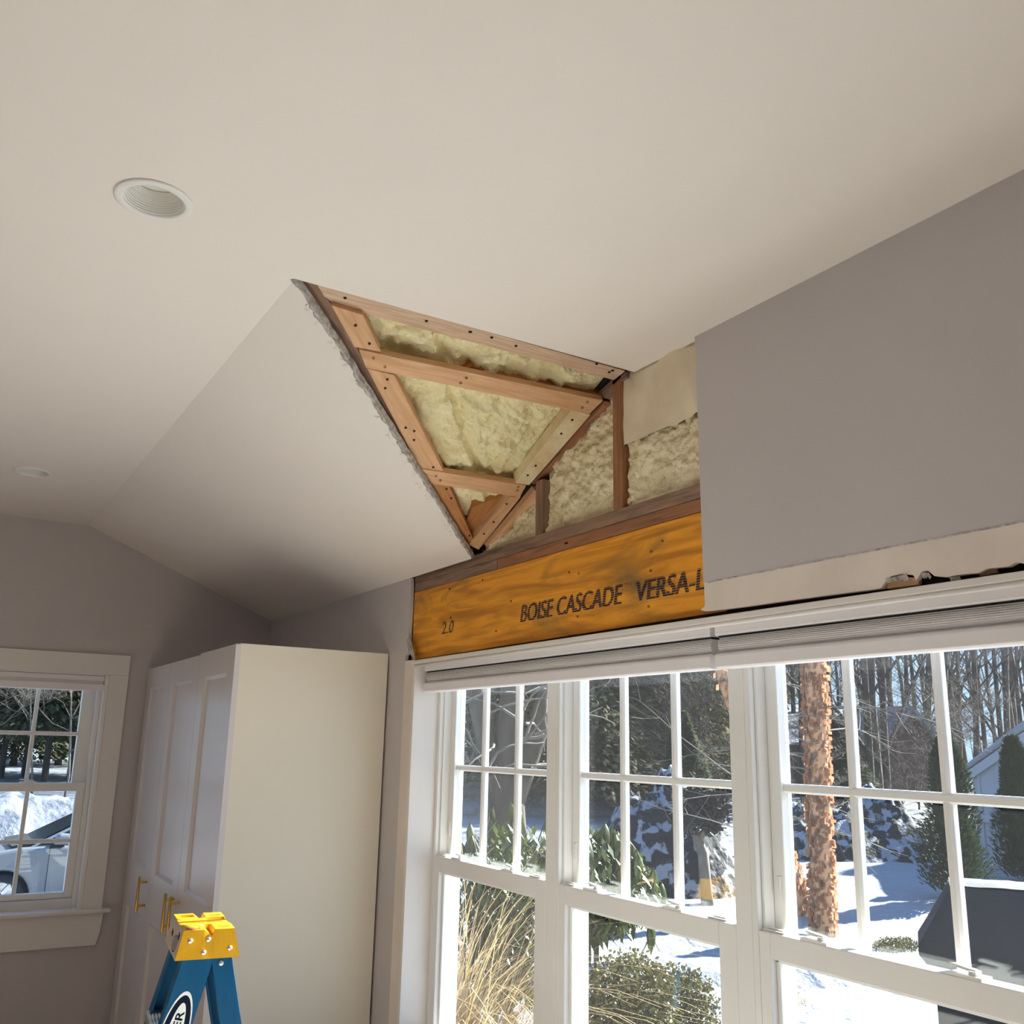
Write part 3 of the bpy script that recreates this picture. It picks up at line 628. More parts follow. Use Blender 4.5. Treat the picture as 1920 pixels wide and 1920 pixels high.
def bsash(nm, y, z0, z1, x1, zm, rail_t, rail_b, stile):
    s_ = empty(nm, (.38, y, z0)); setparent(s_, wnd)
    xo0, xo1 = .75-x1-.0, x1
    g0, g1 = xo0+stile, xo1-stile
    obj('sash_frame', MB().box(xo0, g0, y, y+.034, z0, z1).box(g1, xo1, y, y+.034, z0, z1).box(g0, g1, y, y+.034, z0, z0+rail_b).box(g0, g1, y, y+.034, z1-rail_t, z1), 'vinyl', s_, bevel=.0025)
    xs = [g1, g1-.184, g1-.184*2, g0] ; zz = [z0+rail_b, zm, z1-rail_t]
    xs[1] = g1-(g1-g0)/3; xs[2] = g1-2*(g1-g0)/3
    for a_ in range(3):
        for b_ in range(2): obj('pane', MB().box(xs[a_+1], xs[a_], y+.018, y+.022, zz[b_], zz[b_+1]), 'glass', s_)
    for a_ in (1, 2): obj('muntin', MB().box(xs[a_]-.009, xs[a_]+.009, y+.010, y+.028, zz[0], zz[2]), 'vinyl', s_, bevel=.004)
    obj('muntin', MB().box(g0, g1, y+.009, y+.029, zm-.009, zm+.009), 'vinyl', s_, bevel=.004)
    return s_
bsash('upper_sash', YB+.105, H-.245, WZ1-.01, .722, H+.015, .045, .035, .062)
lsh = bsash('lower_sash', YB+.062, WZ0+.045, H-.207, .716, H-.463, .037, .025, .037)
inst('sash_lock', lkm, Matrix.Translation((.474, YB+.08, H-.207)) @ Matrix.Rotation(R(90), 4, 'Z'), lsh)
e = empty('window_blind', (.38, YB+.02, H+.215), 'raised pinkish-white blind in the small back wall window', 'blind')
obj('headrail', MB().box(.016, .736, YB+.004, YB+.044, H+.262, H+.285), 'shade', e, bevel=.002)
obj('pleated_fabric', MB().box(.020, .732, YB+.010, YB+.040, H+.247, H+.262), 'fabric', e)
obj('bottom_rail', MB().box(.016, .736, YB+.002, YB+.044, H+.214, H+.247), 'shade', e, bevel=.003)

# ================================================================== RECESSED LIGHTS
for i, (lx, ly) in enumerate(LIGHTS):
    e = empty('recessed_light', (lx, ly, Z1-.004), ['round white recessed light in the ceiling left of the hole', 'small far recessed light near the back wall'][i], 'light')
    obj('trim_ring', MB().lathe([(.0725, -.0005), (.0722, -.003), (.069, -.0048), (.060, -.0058), (.0565, -.0050), (.0550, -.002), (.0545, .001)], (lx, ly, Z1), n=64), 'vinyl', e, smooth=True)
    pr = []
    for k in range(10):
        h = .001+k*.0045; r0 = .0545-.0009*k; pr += [(r0, h), (r0-.0012, h+.0006), (r0-.0012, h+.0038)]
    obj('baffle', MB().lathe(pr, (lx, ly, Z1), n=64), 'vinyl', e)
    obj('lens', MB().lathe([(.0455, .046), (.03, .0445), (.012, .044), (.0005, .0438)], (lx, ly, Z1), n=48), 'lens', e, smooth=True)
    obj('housing', MB().lathe([(.059, .002), (.059, .055), (.001, .056)], (lx, ly, Z1), n=32), 'metal', e)

# ================================================================== WARDROBE
WT = 2.0-.004
YA = 3.392
wd = empty('wardrobe', (1.22, 4.15, 0), 'tall white wardrobe with three shaker doors and brass bar handles', 'wardrobe')
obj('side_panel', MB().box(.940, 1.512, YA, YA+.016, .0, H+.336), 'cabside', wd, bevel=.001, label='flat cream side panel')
obj('body', MB().box(.950, 1.505, YA+.020, 4.905, .02, H+.326), 'cab', wd, bevel=.001)
obj('filler_gap', MB().box(.9445, .950, YA+.016, 4.905, .02, H+.322), 'dark', wd)
def door(y0, y1, ztop, hy, lab):
    XD = .924; XB = .943; z0 = .06; st = .092
    mb = MB()
    def moul(ya, yb2, za, zb2):                     # bevelled recess
        d = .011; i_ = .012
        o_ = [(XD, ya, za), (XD, yb2, za), (XD, yb2, zb2), (XD, ya, zb2)]; n2 = [(XD+d, ya+i_, za+i_), (XD+d, yb2-i_, za+i_), (XD+d, yb2-i_, zb2-i_), (XD+d, ya+i_, zb2-i_)]
        for k in range(4): mb.quad(o_[k], o_[(k+1) % 4], n2[(k+1) % 4], n2[k])
        mb.quad(*n2)
    ya, yb2 = y0+st, y1-st
    zz = [z0, z0+.09, H-.728, H-.545, H+.235, ztop]
    moul(ya, yb2, zz[1], zz[2]); moul(ya, yb2, zz[3], zz[4])
    def fr_(ya_, yb_2, za_, zb_2): mb.quad((XD, ya_, za_), (XD, yb_2, za_), (XD, yb_2, zb_2), (XD, ya_, zb_2))
    fr_(y0, ya, z0, ztop); fr_(yb2, y1, z0, ztop); fr_(ya, yb2, zz[0], zz[1]); fr_(ya, yb2, zz[2], zz[3]); fr_(ya, yb2, zz[4], zz[5])
    mb.quad((XD, y0, z0), (XD, y0, ztop), (XB, y0, ztop), (XB, y0, z0)); mb.quad((XD, y1, z0), (XD, y1, ztop), (XB, y1, ztop), (XB, y1, z0))
    mb.quad((XD, y0, ztop), (XD, y1, ztop), (XB, y1, ztop), (XB, y0, ztop)); mb.quad((XB, y0, z0), (XB, y1, z0), (XB, y1, ztop), (XB, y0, ztop)); mb.quad((XD, y0, z0), (XD, y1, z0), (XB, y1, z0), (XB, y0, z0))
    d = obj('door', mb, 'cab', wd, label=lab, normals=False)
    hz = H-.632; hb_ = MB(); hb_.tube([(.890, hy, hz-.068), (.890, hy, hz+.068)], .0058, 12)
    for s_ in (-.046, .046): hb_.tube([(.890, hy, hz+s_), (.9245, hy, hz+s_)], .0050, 10)
    obj('handle', hb_, 'brass', d, smooth=True, bevel=.0008, label='brushed brass bar handle')
door(YA-.006, 3.886, H+.332, 3.838, 'near door of the wardrobe'); door(3.889, 4.394, H+.327, 3.925, 'middle door of the wardrobe'); door(4.397, 4.900, H+.327, 4.425, 'far door of the wardrobe beside the back wall')

# ================================================================== BOUNCE TABLE (added below the frame to throw sunlight up at the ceiling)
tb = empty('bounce_table', (.55, 1.7, 0), 'white-topped table added out of view to bounce sunlight up', 'table')
obj('tabletop', MB().box(-.20, 1.12, 1.15, 2.56, .74, .78), 'tabletop', tb, bevel=.006)
for x_ in (-.09, 1.07):
    for y_ in (1.21, 2.50): obj('leg', MB().box(x_-.035, x_+.035, y_-.035, y_+.035, 0, .74), 'cab', tb, bevel=.004)
for y_ in (1.20, 2.49): obj('apron_rail', MB().box(-.05, 1.03, y_, y_+.02, .64, .74), 'cab', tb)

# ================================================================== STEP LADDER
LO = Vector((.643, 2.60, H-.464)); la = R(7)
LU = Vector((math.cos(la), -math.sin(la), 0)); LW = Vector((math.sin(la), math.cos(la), 0)); LZ = Vector((0, 0, 1))
def LP(u, w_, z): return LO+LU*u+LW*w_+LZ*z
ld = empty('step_ladder', LP(.06, .12, -LO.z), 'blue fiberglass step ladder with a yellow top cap in front of the wardrobe', 'ladder')
cap = MB(); nu, nw = 62, 100; UT, WTp, HC = .124, .25, .067
def captop(u, w_):
    a, b = u/UT, w_/WTp; z = 0.
    for (lo_, hi_) in ((0, .30), (.70, 1.0)):
        if lo_ <= b <= hi_ and .40 < a < .60: z = min(z, -.016*((a-.40)/.17 if a < .57 else max(0, (.60-a)/.03)))   # V notches at both ends
    if .33 < b < .67: z -= .004
    if .50 < b < .55 and .12 < a < .90 and abs(b-.52-.03*(a-.5)) < .018: z -= .010     # long curved groove
    if .36 < b < .46 and .30 < a < .80 and abs(b-.41+.05*(a-.5)) < .014: z -= .008
    if .76 < b < .92 and .10 < a < .38: z -= .012                                           # tool tray
    if .80 < b < .86 and .70 < a < .92: z -= .012                                           # slots
    if .12 < b < .16 and .68 < a < .92: z -= .012
    if .66 < b < .71 and .62 < a < .98: z -= .009
    return z
for i in range(nu+1):
    for j in range(nw+1):
        u = UT*i/nu; w_ = WTp*j/nw; cap.v.append(tuple(LP(u, w_, captop(u, w_))))
for i in range(nu):
    for j in range(nw):
        k = i*(nw+1)+j; cap.f.append((k, k+nw+1, k+nw+2, k+1))
per = [i*(nw+1) for i in range(nu+1)]+[nu*(nw+1)+j for j in range(1, nw+1)]+[i*(nw+1)+nw for i in range(nu-1, -1, -1)]+[j for j in range(nw-1, 0, -1)]
base = len(cap.v)
def flare(p):
    l_ = Vector(p)-LO; u = l_.dot(LU); w_ = l_.dot(LW)
    return LP(-.016+(UT+.032)*u/UT, -.009+(WTp+.018)*w_/WTp, -HC)
for k in per: cap.v.append(tuple(flare(cap.v[k])))
n = len(per)
for i in range(n): cap.f.append((per[i], per[(i+1) % n], base+(i+1) % n, base+i))
cap.f.append(tuple(base+i for i in range(n)))
co = obj('top_cap', cap, 'yellow', ld, label='yellow plastic top cap with notches')
# points on the near face and the left face of the cap
def capfront(a, b, off=0.): return LP(-.016*b+(UT+.032*b)*a, -.009*b-off, -HC*b)
def capleft(a, b, off=0.): return LP(-.016*b-off, -.009*b+(WTp+.018*b)*a, -HC*b)
nf = (capfront(1, 0)-capfront(0, 0)).cross(capfront(0, 1)-capfront(0, 0)).normalized()
if nf.y > 0: nf = -nf
def rivet(p, n_, par, r=.0066):
    obj('rivet', MB().lathe([(r, 0), (r, .0022), (r*.8, .0042), (r*.45, .0056), (.0004, .0060)], p, n_, 16), 'metal', par, smooth=True)
for a, b in ((.17, .36), (.49, .34), (.43, .78), (.86, .68)): rivet(capfront(a, b), nf, co)
nl = (capleft(1, 0)-capleft(0, 0)).cross(capleft(0, 1)-capleft(0, 0)).normalized()
if nl.x > 0: nl = -nl
def disc(name, fn, ca, cb, ra, rb, ri, material, par, off=.0008, seg=40):
    mb = MB(); 
    for k in range(seg):
        q0, q1 = 2*math.pi*k/seg, 2*math.pi*(k+1)/seg
        P = lambda r, q_: fn(ca+ra*r*math.cos(q_), cb+rb*r*math.sin(q_), off)
        if ri > 0: mb.quad(P(ri, q0), P(1, q0), P(1, q1), P(ri, q1))
        else: mb.add([P(0, 0), P(1, q0), P(1, q1)], [(0, 1, 2)])
    return obj(name, mb, material, par, normals=False)
obj('end_shade_skin', MB().prism([capleft(.01, .02, .0004), capleft(.99, .02, .0004), capleft(.99, .97, .0004), capleft(.01, .97, .0004)], nl*.0004), 'ladcream', co, label='end face of the yellow cap, its pale shaded look painted on')
disc('sticker_ring', capleft, .30, .62, .16, .27, .86, 'navy', co, .0012)
disc('sticker', capleft, .30, .62, .115, .20, 0, 'grey', co, .0010)
obj('cap_slot', MB().prism([capleft(.60, .42, .0012), capleft(.70, .34, .0012), capleft(.70, .50, .0012), capleft(.60, .58, .0012)], nl*.0005), 'dark', co)
obj('cap_slot', MB().prism([capleft(.12, .24, .0012), capleft(.21, .16, .0012), capleft(.21, .34, .0012), capleft(.12, .42, .0012)], nl*.0005), 'dark', co)
obj('warning_sticker', MB().prism([LP(.008, .012, .0006), LP(.042, .012, .0006), LP(.042, .034, .0006), LP(.008, .034, .0006)], (0, 0, .0004)), 'red', co, label='small red warning sticker on the cap')
obj('warning_sticker', MB().prism([LP(.012, .018, .0012), LP(.036, .018, .0012), LP(.036, .022, .0012), LP(.012, .022, .0012)], (0, 0, .0003)), 'white', co)
# rails: C-channels
ZB = -LO.z
def rail(name, u0, wid, slope, w_, inn, lab=None, fd=.046):
    mb = MB(); th = .004
    def seg(ua, ub, wa, wb):
        vs = []
        for z in (-.040, ZB+.012):
            s_ = slope*(z+.067)
            vs += [LP(ua+s_, wa, z), LP(ub+s_, wa, z), LP(ub+s_, wb, z), LP(ua+s_, wb, z)]
        mb.add(vs, [(0,1,2,3),(7,6,5,4),(0,4,5,1),(1,5,6,2),(2,6,7,3),(3,7,4,0)])
    seg(u0, u0+wid, w_, w_+th*inn); seg(u0, u0+th, w_+th*inn, w_+fd*inn); seg(u0+wid-th, u0+wid, w_+th*inn, w_+fd*inn)
    return obj(name, mb, 'blue', ld, bevel=.0012, label=lab)
r1 = rail('front_rail', .002, .076, .25, -.004, 1, 'blue front rail with an oval logo'); rail('front_rail', .002, .076, .25, WTp+.004, -1)
r2 = rail('rear_rail', .072, .050, -.24, -.004, 1, 'blue rear rail', .03); rail('rear_rail', .072, .050, -.24, WTp+.004, -1, None, .03)
rivet(LP(.097, -.004, -.080), -LW, r2)
for k in range(3):
    z = -.235-.29*k; s_ = .25*(z+.067); mb = MB()
    mb.box(0, .078, 0, WTp-.008, -.022, 0)
    for g in range(9): mb.box(.004+g*.008, .008+g*.008, 0, WTp-.008, 0, .002)
    mb.v = [tuple(LP(s_-.006+x, y+.002, z+zz)) for x, y, zz in mb.v]
    obj('step', mb, 'metal', ld, label='ribbed aluminium step')
for k in range(2):
    z = -.55-.38*k; s_ = -.24*(z+.067)
    obj('rear_bar', MB().tube([LP(.10+s_, .0, z), LP(.10+s_, WTp, z)], .009, 10), 'metal', ld, smooth=True)
obj('spreader', MB().box(0, 1, 0, 1, 0, 1) if 0 else MB().prism([LP(-.03, .006, -.50), LP(.20, .006, -.49), LP(.20, .006, -.51), LP(-.03, .006, -.52)], LW*.003), 'metal', ld)
# oval logo on the web of the front rail: navy oval, white outline, white inner oval, lettering
dR = (LU*(-.25)+LZ*(-1)).normalized()*-1          # up along the rail
pR = dR.cross(LW).normalized()                    # across the rail (to the right in the photo)
if pR.dot(LU) < 0: pR = -pR
oc = LP(.002+.038+.25*(-.1425-.112+.067), -.004, -.1425-.112)
def oval(name, rl, rw, ri, material, off):
    f = lambda a, b, o_: oc+dR*b+pR*a-LW*o_
    return disc(name, f, 0, 0, rw, rl, ri, material, r1, off, 56)
oval('logo_oval', .116, .0320, .0, 'navy', .0008); oval('logo_outline', .1190, .0345, .925, 'white', .0010); oval('logo_field', .093, .0185, .0, 'white', .0012)
me = fit_text('WERNER', .148, .0185, offset=.02)
me.materials.clear(); me.materials.append(M['navy'])
inst('logo_lettering', me, frame(oc-dR*.0735+pR*.0092-LW*.0016, dR, -pR, -LW), r1)

# ================================================================== OUTDOORS
def zg(x, y):                                   # ground height of the snowy yard
    r = math.hypot(x, y); z = H-2.45+max(0, min(r, 75)-12)*.028
    return z
def gz(x, y):
    r = math.hypot(x-1.7, y)
    return zg(x, y)+.10*fbm(Vector((x*.35, y*.35, 0)), 3)+(.05*fbm(Vector((x*1.7, y*1.7, 4)), 3) if r < 30 else 0)
def GP(u, v, zoff=0.):                          # pixel -> ground by marching along the ray
    r = ray(u, v).normalized(); t = 1.8
    while t < 200:
        p = CAM+r*t
        if p.z < zg(p.x, p.y)+zoff: return Vector((p.x, p.y, gz(p.x, p.y)))
        t += .04
    return CAM+r*60
def DP(u, v, d):                                # pixel at an estimated distance along the optical axis
    r = ray(u, v); return CAM+r*(d/F)
mb = MB(); idx = {}
rings = [1.0*1.055**i for i in range(92)]; na = 150
for i, rr_ in enumerate(rings):
    for j in range(na):
        q = R(-75)+R(205)*j/(na-1); x = 1.2+rr_*math.cos(q); y = .5+rr_*math.sin(q)
        mb.v.append((x, y, gz(x, y)))
for i in range(len(rings)-1):
    for j in range(na-1):
        k = i*na+j; mb.f.append((k, k+na, k+na+1, k+1))
# yard wraps the house: the part of the disc under the house sits below the floor
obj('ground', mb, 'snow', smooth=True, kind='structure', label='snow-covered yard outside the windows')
mb = MB()
for i in range(24):
    for j in range(24):
        x0 = -40+i*2.2; y0 = -44+j*1.8
        P_ = lambda a, b: (-60+a*2.5, -50+b*2.0, zg(0, 0)-.02)
        mb.quad(P_(i, j), P_(i+1, j), P_(i+1, j+1), P_(i, j+1))
obj('ground_behind', mb, 'snow', kind='structure', label='snowy garden behind the house')

# ---- bare trees
def bare_tree(seed, h, r0, levels=4, spread=.55, twigs=5, lean=(0, 0), fork=.4, n0=8, taper=.75, wig=1.):
    rg = random.Random(seed); mb = MB()
    def grow(p, d, L_, r, lv):
        n = 5 if lv >= 2 else 4; path = [p]; rad = [r]; dd = d.copy()
        for i in range(n):
            dd = (dd+Vector((rg.gauss(0, .09), rg.gauss(0, .09), rg.gauss(.03, .06)))*wig*(1 if lv < levels else .35)).normalized()
            path.append(path[-1]+dd*L_/n); rad.append(r*(1-(i+1)/n*taper))
        mb.tube(path, rad, n0 if lv == levels else (5 if lv >= 2 else 3), cap=False)
        if lv == 0: return
        k = twigs+(3 if lv == levels else 0)
        for i in range(k):
            t = rg.uniform(fork if lv == levels else .2, 1.0); s_ = t*n; a = min(int(s_), n-1); q_ = path[a].lerp(path[a+1], s_-a)
            az = rg.uniform(0, 2*math.pi); side_ = Vector((math.cos(az), math.sin(az), rg.uniform(-.1, .35)))
            nd = (dd*(1-spread)+side_*spread*1.3+Vector((0, 0, .12))).normalized()
            grow(q_, nd, L_*rg.uniform(.38, .62), max(.004, (r*(1-t*taper))*rg.uniform(.42, .65)), lv-1)
    grow(Vector((0, 0, -.2)), Vector((lean[0], lean[1], 1)).normalized(), h, r0, levels)
    me = bpy.data.meshes.new('bare_tree'); me.from_pydata(mb.v, [], mb.f)
    for p in me.polygons: p.use_smooth = True
    return me
def place(name, me, p, s=1., rz=0., **k):
    return inst(name, me, Matrix.Translation(p) @ Matrix.Rotation(rz, 4, 'Z') @ Matrix.Scale(s, 4), **k)
BT = []
for i in range(4):
    m_ = bare_tree(20+i, 15, .15, 4, .5, 5, fork=.12, wig=1.3); m_.materials.append(M['bark']); BT.append(m_)
BL = []
for i in range(2):
    m_ = bare_tree(50+i, 5, .032, 4, .66, 8, fork=.3, wig=3.2); m_.materials.append(M['twiglight']); BL.append(m_)
BB = []
for i in range(2):
    m_ = bare_tree(70+i, 2.0, .022, 4, .65, 5, fork=.02, wig=2); m_.materials.append(M['twig']); BB.append(m_)

# ---- evergreens: drooping sprays around a trunk
def evergreen(seed, h, rad, n, leaf, conic=1., droop=.35, material='ever', trunk=.16, clear=.06, trunk_vis=True):
    rg = random.Random(seed); lf = MB(); tk = MB()
    tk.tube([(0, 0, -.2), (0, 0, h*.5), (0, 0, h*.95)], [trunk, trunk*.6, .02], 8)
    for i in range(n):
        t = clear+(1-clear)*rg.random()**.85; z = h*t
        rr_ = rad*((1-t)**conic*.95+.05)*(rg.random()**.5); az = rg.uniform(0, 2*math.pi)
        rr_ *= 1+.25*math.sin(az*3+seed+t*9)
        c_ = Vector((rr_*math.cos(az), rr_*math.sin(az), z-rr_*droop*.4))
        out = Vector((math.cos(az), math.sin(az), -droop+rg.gauss(0, .35))).normalized()
        s_ = Vector((-math.sin(az), math.cos(az), rg.gauss(0, .5))).normalized(); l_ = leaf*rg.uniform(.6, 1.5); w_ = l_*rg.uniform(.25, .5)
        lf.add([c_-s_*w_*.5, c_+out*l_*.5-s_*w_*.55, c_+out*l_, c_+out*l_*.45+s_*w_*.55], [(0, 1, 2, 3)])
    a = bpy.data.meshes.new('foliage'); a.from_pydata(lf.v, [], lf.f); a.materials.append(M[material])
    b = bpy.data.meshes.new('trunk'); b.from_pydata(tk.v, [], tk.f); b.materials.append(M['bark'])
    return a, b
def place_ever(name, tm, p, s=1., rz=0., sz=1., label=None, cat='tree', group=None):
    e_ = empty(name, p, label, cat, group); mt = Matrix.Translation(p) @ Matrix.Rotation(rz, 4, 'Z') @ Matrix.Diagonal((s, s, s*sz, 1))
    inst('foliage', tm[0], mt, e_); inst('trunk', tm[1], mt, e_); return e_
EV = [evergreen(1, 10, 2.6, 20000, .26, .8, .45), evergreen(2, 11, 3.0, 20000, .26, .7, .4, 'olive'), evergreen(3, 9, 2.7, 18000, .26, .55, .5, 'hedgerow', .12, .22)]
AB = evergreen(5, 3.0, .62, 16000, .10, .62, -.9, 'arbor', .06, .0)

# river birch: flaking orange trunk, plus its leaning sister stem
def birch(path, r0, r1, lab, npeel):
    e_ = empty('river_birch', path[0], lab, 'tree', None); mb = MB(); pts = []; rd = []
    n = 60
    def at(t):
        s_ = t*(len(path)-1); i = min(int(s_), len(path)-2); return path[i].lerp(path[i+1], s_-i)
    for i in range(n+1):
        t = i/n; pts.append(at(t)); rd.append((r0+(r1-r0)*t)*(1+.07*fbm(Vector((t*22, 3, 1)))))
    mb.tube(pts, rd, 16); obj('trunk', mb, 'birch', e_, smooth=True)
    pl = MB(); rg = random.Random(int(r0*1000))
    for i in range(npeel):
        t = rg.random(); c_ = at(t); r_ = (r0+(r1-r0)*t)*1.02; az = rg.uniform(0, 6.283)
        d = Vector((math.cos(az), math.sin(az), 0)); s_ = Vector((-d.y, d.x, 0)); hh = rg.uniform(.02, .07); ww = rg.uniform(.03, .09); cu_ = rg.uniform(.02, .06)
        p0 = c_+d*r_; pl.add([p0-Vector((0, 0, hh)), p0+Vector((0, 0, hh)), p0+s_*ww*.6+d*.008+Vector((0, 0, hh*.7)), p0+s_*ww*.6+d*.008-Vector((0, 0, hh*.8)), p0+s_*ww*.8+d*cu_+Vector((0, 0, hh*.4)), p0+s_*ww*.8+d*cu_-Vector((0, 0, hh*.9))], [(0, 1, 2, 3), (3, 2, 4, 5)])
    obj('peeling_bark', pl, 'peel', e_, kind='stuff', normals=False)
    tw = MB(); 
    for i in range(14):
        t = rg.uniform(.35, 1); c_ = at(t); az = rg.uniform(0, 6.283); d = Vector((math.cos(az), math.sin(az), rg.uniform(-.25, .35))).normalized(); L_ = rg.uniform(1.0, 2.4); p0 = c_; q_ = [p0]
        for k in range(6): d = (d+Vector((rg.gauss(0, .12), rg.gauss(0, .12), rg.gauss(-.03, .1)))).normalized(); q_.append(q_[-1]+d*L_/6)
        tw.tube(q_, [.013*(1-k/7) for k in range(7)], 4, cap=False)
        for k in range(2, 7):
            for _ in range(2):
                d2 = (d+Vector((rg.gauss(0, .6), rg.gauss(0, .6), rg.gauss(0, .5)))).normalized(); a_ = q_[k]; L2 = rg.uniform(.25, .7); b_ = a_+d2*L2*.5+Vector((0, 0, -.03)); tw.tube([a_, b_, b_+d2*L2*.5+Vector((rg.gauss(0, .05), rg.gauss(0, .05), rg.gauss(0, .05)))], [.005, .0035, .002], 3, cap=False)
    obj('twigs', tw, 'twiglight', e_, kind='stuff', label='fine pale bare twigs', normals=False)
b0 = GP(1543, 1752); rb = ray(1543, 1752); Db = (b0-CAM).dot(-cb)
p1 = DP(1538, 1560, Db); p2 = DP(1532, 1400, Db); p3 = DP(1527, 1240, Db); p4 = DP(1515, 900, Db)
birch([b0-Vector((0, 0, .15)), p1, p2, p3, p4], 20/F*Db, 19/F*Db, 'orange peeling river birch trunk beyond the third window', 1100)
b1 = DP(1500, 1735, Db+1.2); b1.z = gz(b1.x, b1.y)
birch([b1, DP(1490, 1650, Db+1.2), DP(1430, 1480, Db+1.2), DP(1352, 1255, Db+1.2), DP(1250, 900, Db+1.2)], 17/F*Db, 13/F*Db, 'second leaning birch stem mostly hidden by the window mullion', 500)
# arborvitae pair
def put_arbor(u, vtop, vbase, lab, wpx):
    g = GP(u, vbase); D_ = (g-CAM).dot(-cb); tp = DP(u, vtop, D_); hh = tp.z-g.z; s_ = hh/3.0
    sx = wpx/F*D_/(2*.62)
    e_ = empty('arborvitae', g, lab, 'shrub', 'arborvitae by the shed'); mt = Matrix.Translation(g) @ Matrix.Diagonal((sx, sx, s_, 1))
    inst('foliage', AB[0], mt, e_); inst('trunk', AB[1], mt, e_); return D_
put_arbor(1797, 1385, 1692, 'dark green columnar arborvitae left of the white shed', 122)
put_arbor(1925, 1385, 1655, 'dark green columnar arborvitae at the right edge before the shed', 100)
# white shed with snowy roof
Ds = 19.5
def shed():
    c0 = DP(1822, 1440, Ds); c1 = DP(2050, 1385, Ds-1.5); g = gz(c0.x, c0.y)-.15
    ux = Vector((c1.x-c0.x, c1.y-c0.y, 0)); L_ = ux.length; ux.normalize(); uy = Vector((-ux.y, ux.x, 0))
    if uy.y < 0: uy = -uy
    e_ = empty('shed', Vector((c0.x, c0.y, g)), 'white garden shed with a snowy roof behind the arborvitae', 'shed')
    ez = c0.z-.05; pk = ez+1.15; W_ = 3.4
    P = lambda a, b, z: Vector((c0.x, c0.y, z))+ux*a+uy*b
    Zv = lambda z: z
    obj('wall', MB().prism([P(0, 0, g), P(W_, 0, g), P(W_, 0, ez), P(W_/2, 0, pk), P(0, 0, ez)], uy*4), 'shed', e_)
    for k in range(9):
        obj('siding_batten', MB().prism([P(.1+k*.4, 0, g), P(.14+k*.4, 0, g), P(.14+k*.4, 0, ez+.0), P(.1+k*.4, 0, ez)], uy*-.03), 'shed', e_)
    obj('band_board', MB().prism([P(0, 0, ez-1.0), P(W_, 0, ez-1.0), P(W_, 0, ez-.86), P(0, 0, ez-.86)], uy*-.05), 'shed', e_)
    for (a0, z0, a1, z1) in ((-.22, ez-.12, W_/2, pk+.03), (W_+.22, ez-.12, W_/2, pk+.03)):
        obj('barge_board', MB().prism([P(a0, -.10, z0-.20), P(a1, -.10, z1-.20), P(a1, -.10, z1), P(a0, -.10, z0)], uy*.08), 'shed', e_)
        obj('roof_snow', MB().prism([P(a0, -.16, z0+.02), P(a1, -.16, z1+.02), P(a1, -.16, z1+.22), P(a0+(a1-a0)*.06, -.16, z0+.22)], uy*4.3), 'snow', e_, bevel=.06)
shed()
# brown house far behind the birch
def brownhouse():
    D_ = 38; a = DP(1478, 1392, D_); b = DP(1745, 1380, D_+2); g = gz(a.x, a.y)-1
    ux = Vector((b.x-a.x, b.y-a.y, 0)); L_ = ux.length; ux.normalize(); uy = Vector((-ux.y, ux.x, 0))
    if uy.dot(Vector((a.x, a.y, 0))) < 0: uy = -uy
    P = lambda s_, t, z: Vector((a.x, a.y, z))+ux*s_+uy*t
    e_ = empty('house', Vector((a.x, a.y, g)), 'brown house with a snow-covered roof far behind the birch', 'house')
    zt = a.z; rk = zt+1.7
    obj('wall', MB().prism([P(0, 0, g), P(L_, 0, g), P(L_, 0, zt), P(0, 0, zt)], uy*7), 'house', e_)
    obj('roof_snow', MB().prism([P(-.4, -.5, zt-.1), P(-.4, 3.5, rk), P(-.4, 7.5, zt-.1)], ux*(L_+.8)), 'snow', e_)
    gx = L_*.52
    obj('gable', MB().prism([P(gx, -1.2, g), P(gx+2.6, -1.2, g), P(gx+2.6, -1.2, zt), P(gx+1.3, -1.2, zt+1.3), P(gx, -1.2, zt)], uy*4), 'house', e_)
    for s_ in (-1, 1):
        obj('roof_snow', MB().prism([P(gx+1.3+s_*1.75, -1.5, zt-.35), P(gx+1.3, -1.5, zt+1.35), P(gx+1.3, -1.5, zt+1.55), P(gx+1.3+s_*1.75, -1.5, zt-.15)], uy*4.5), 'snow', e_)
brownhouse()
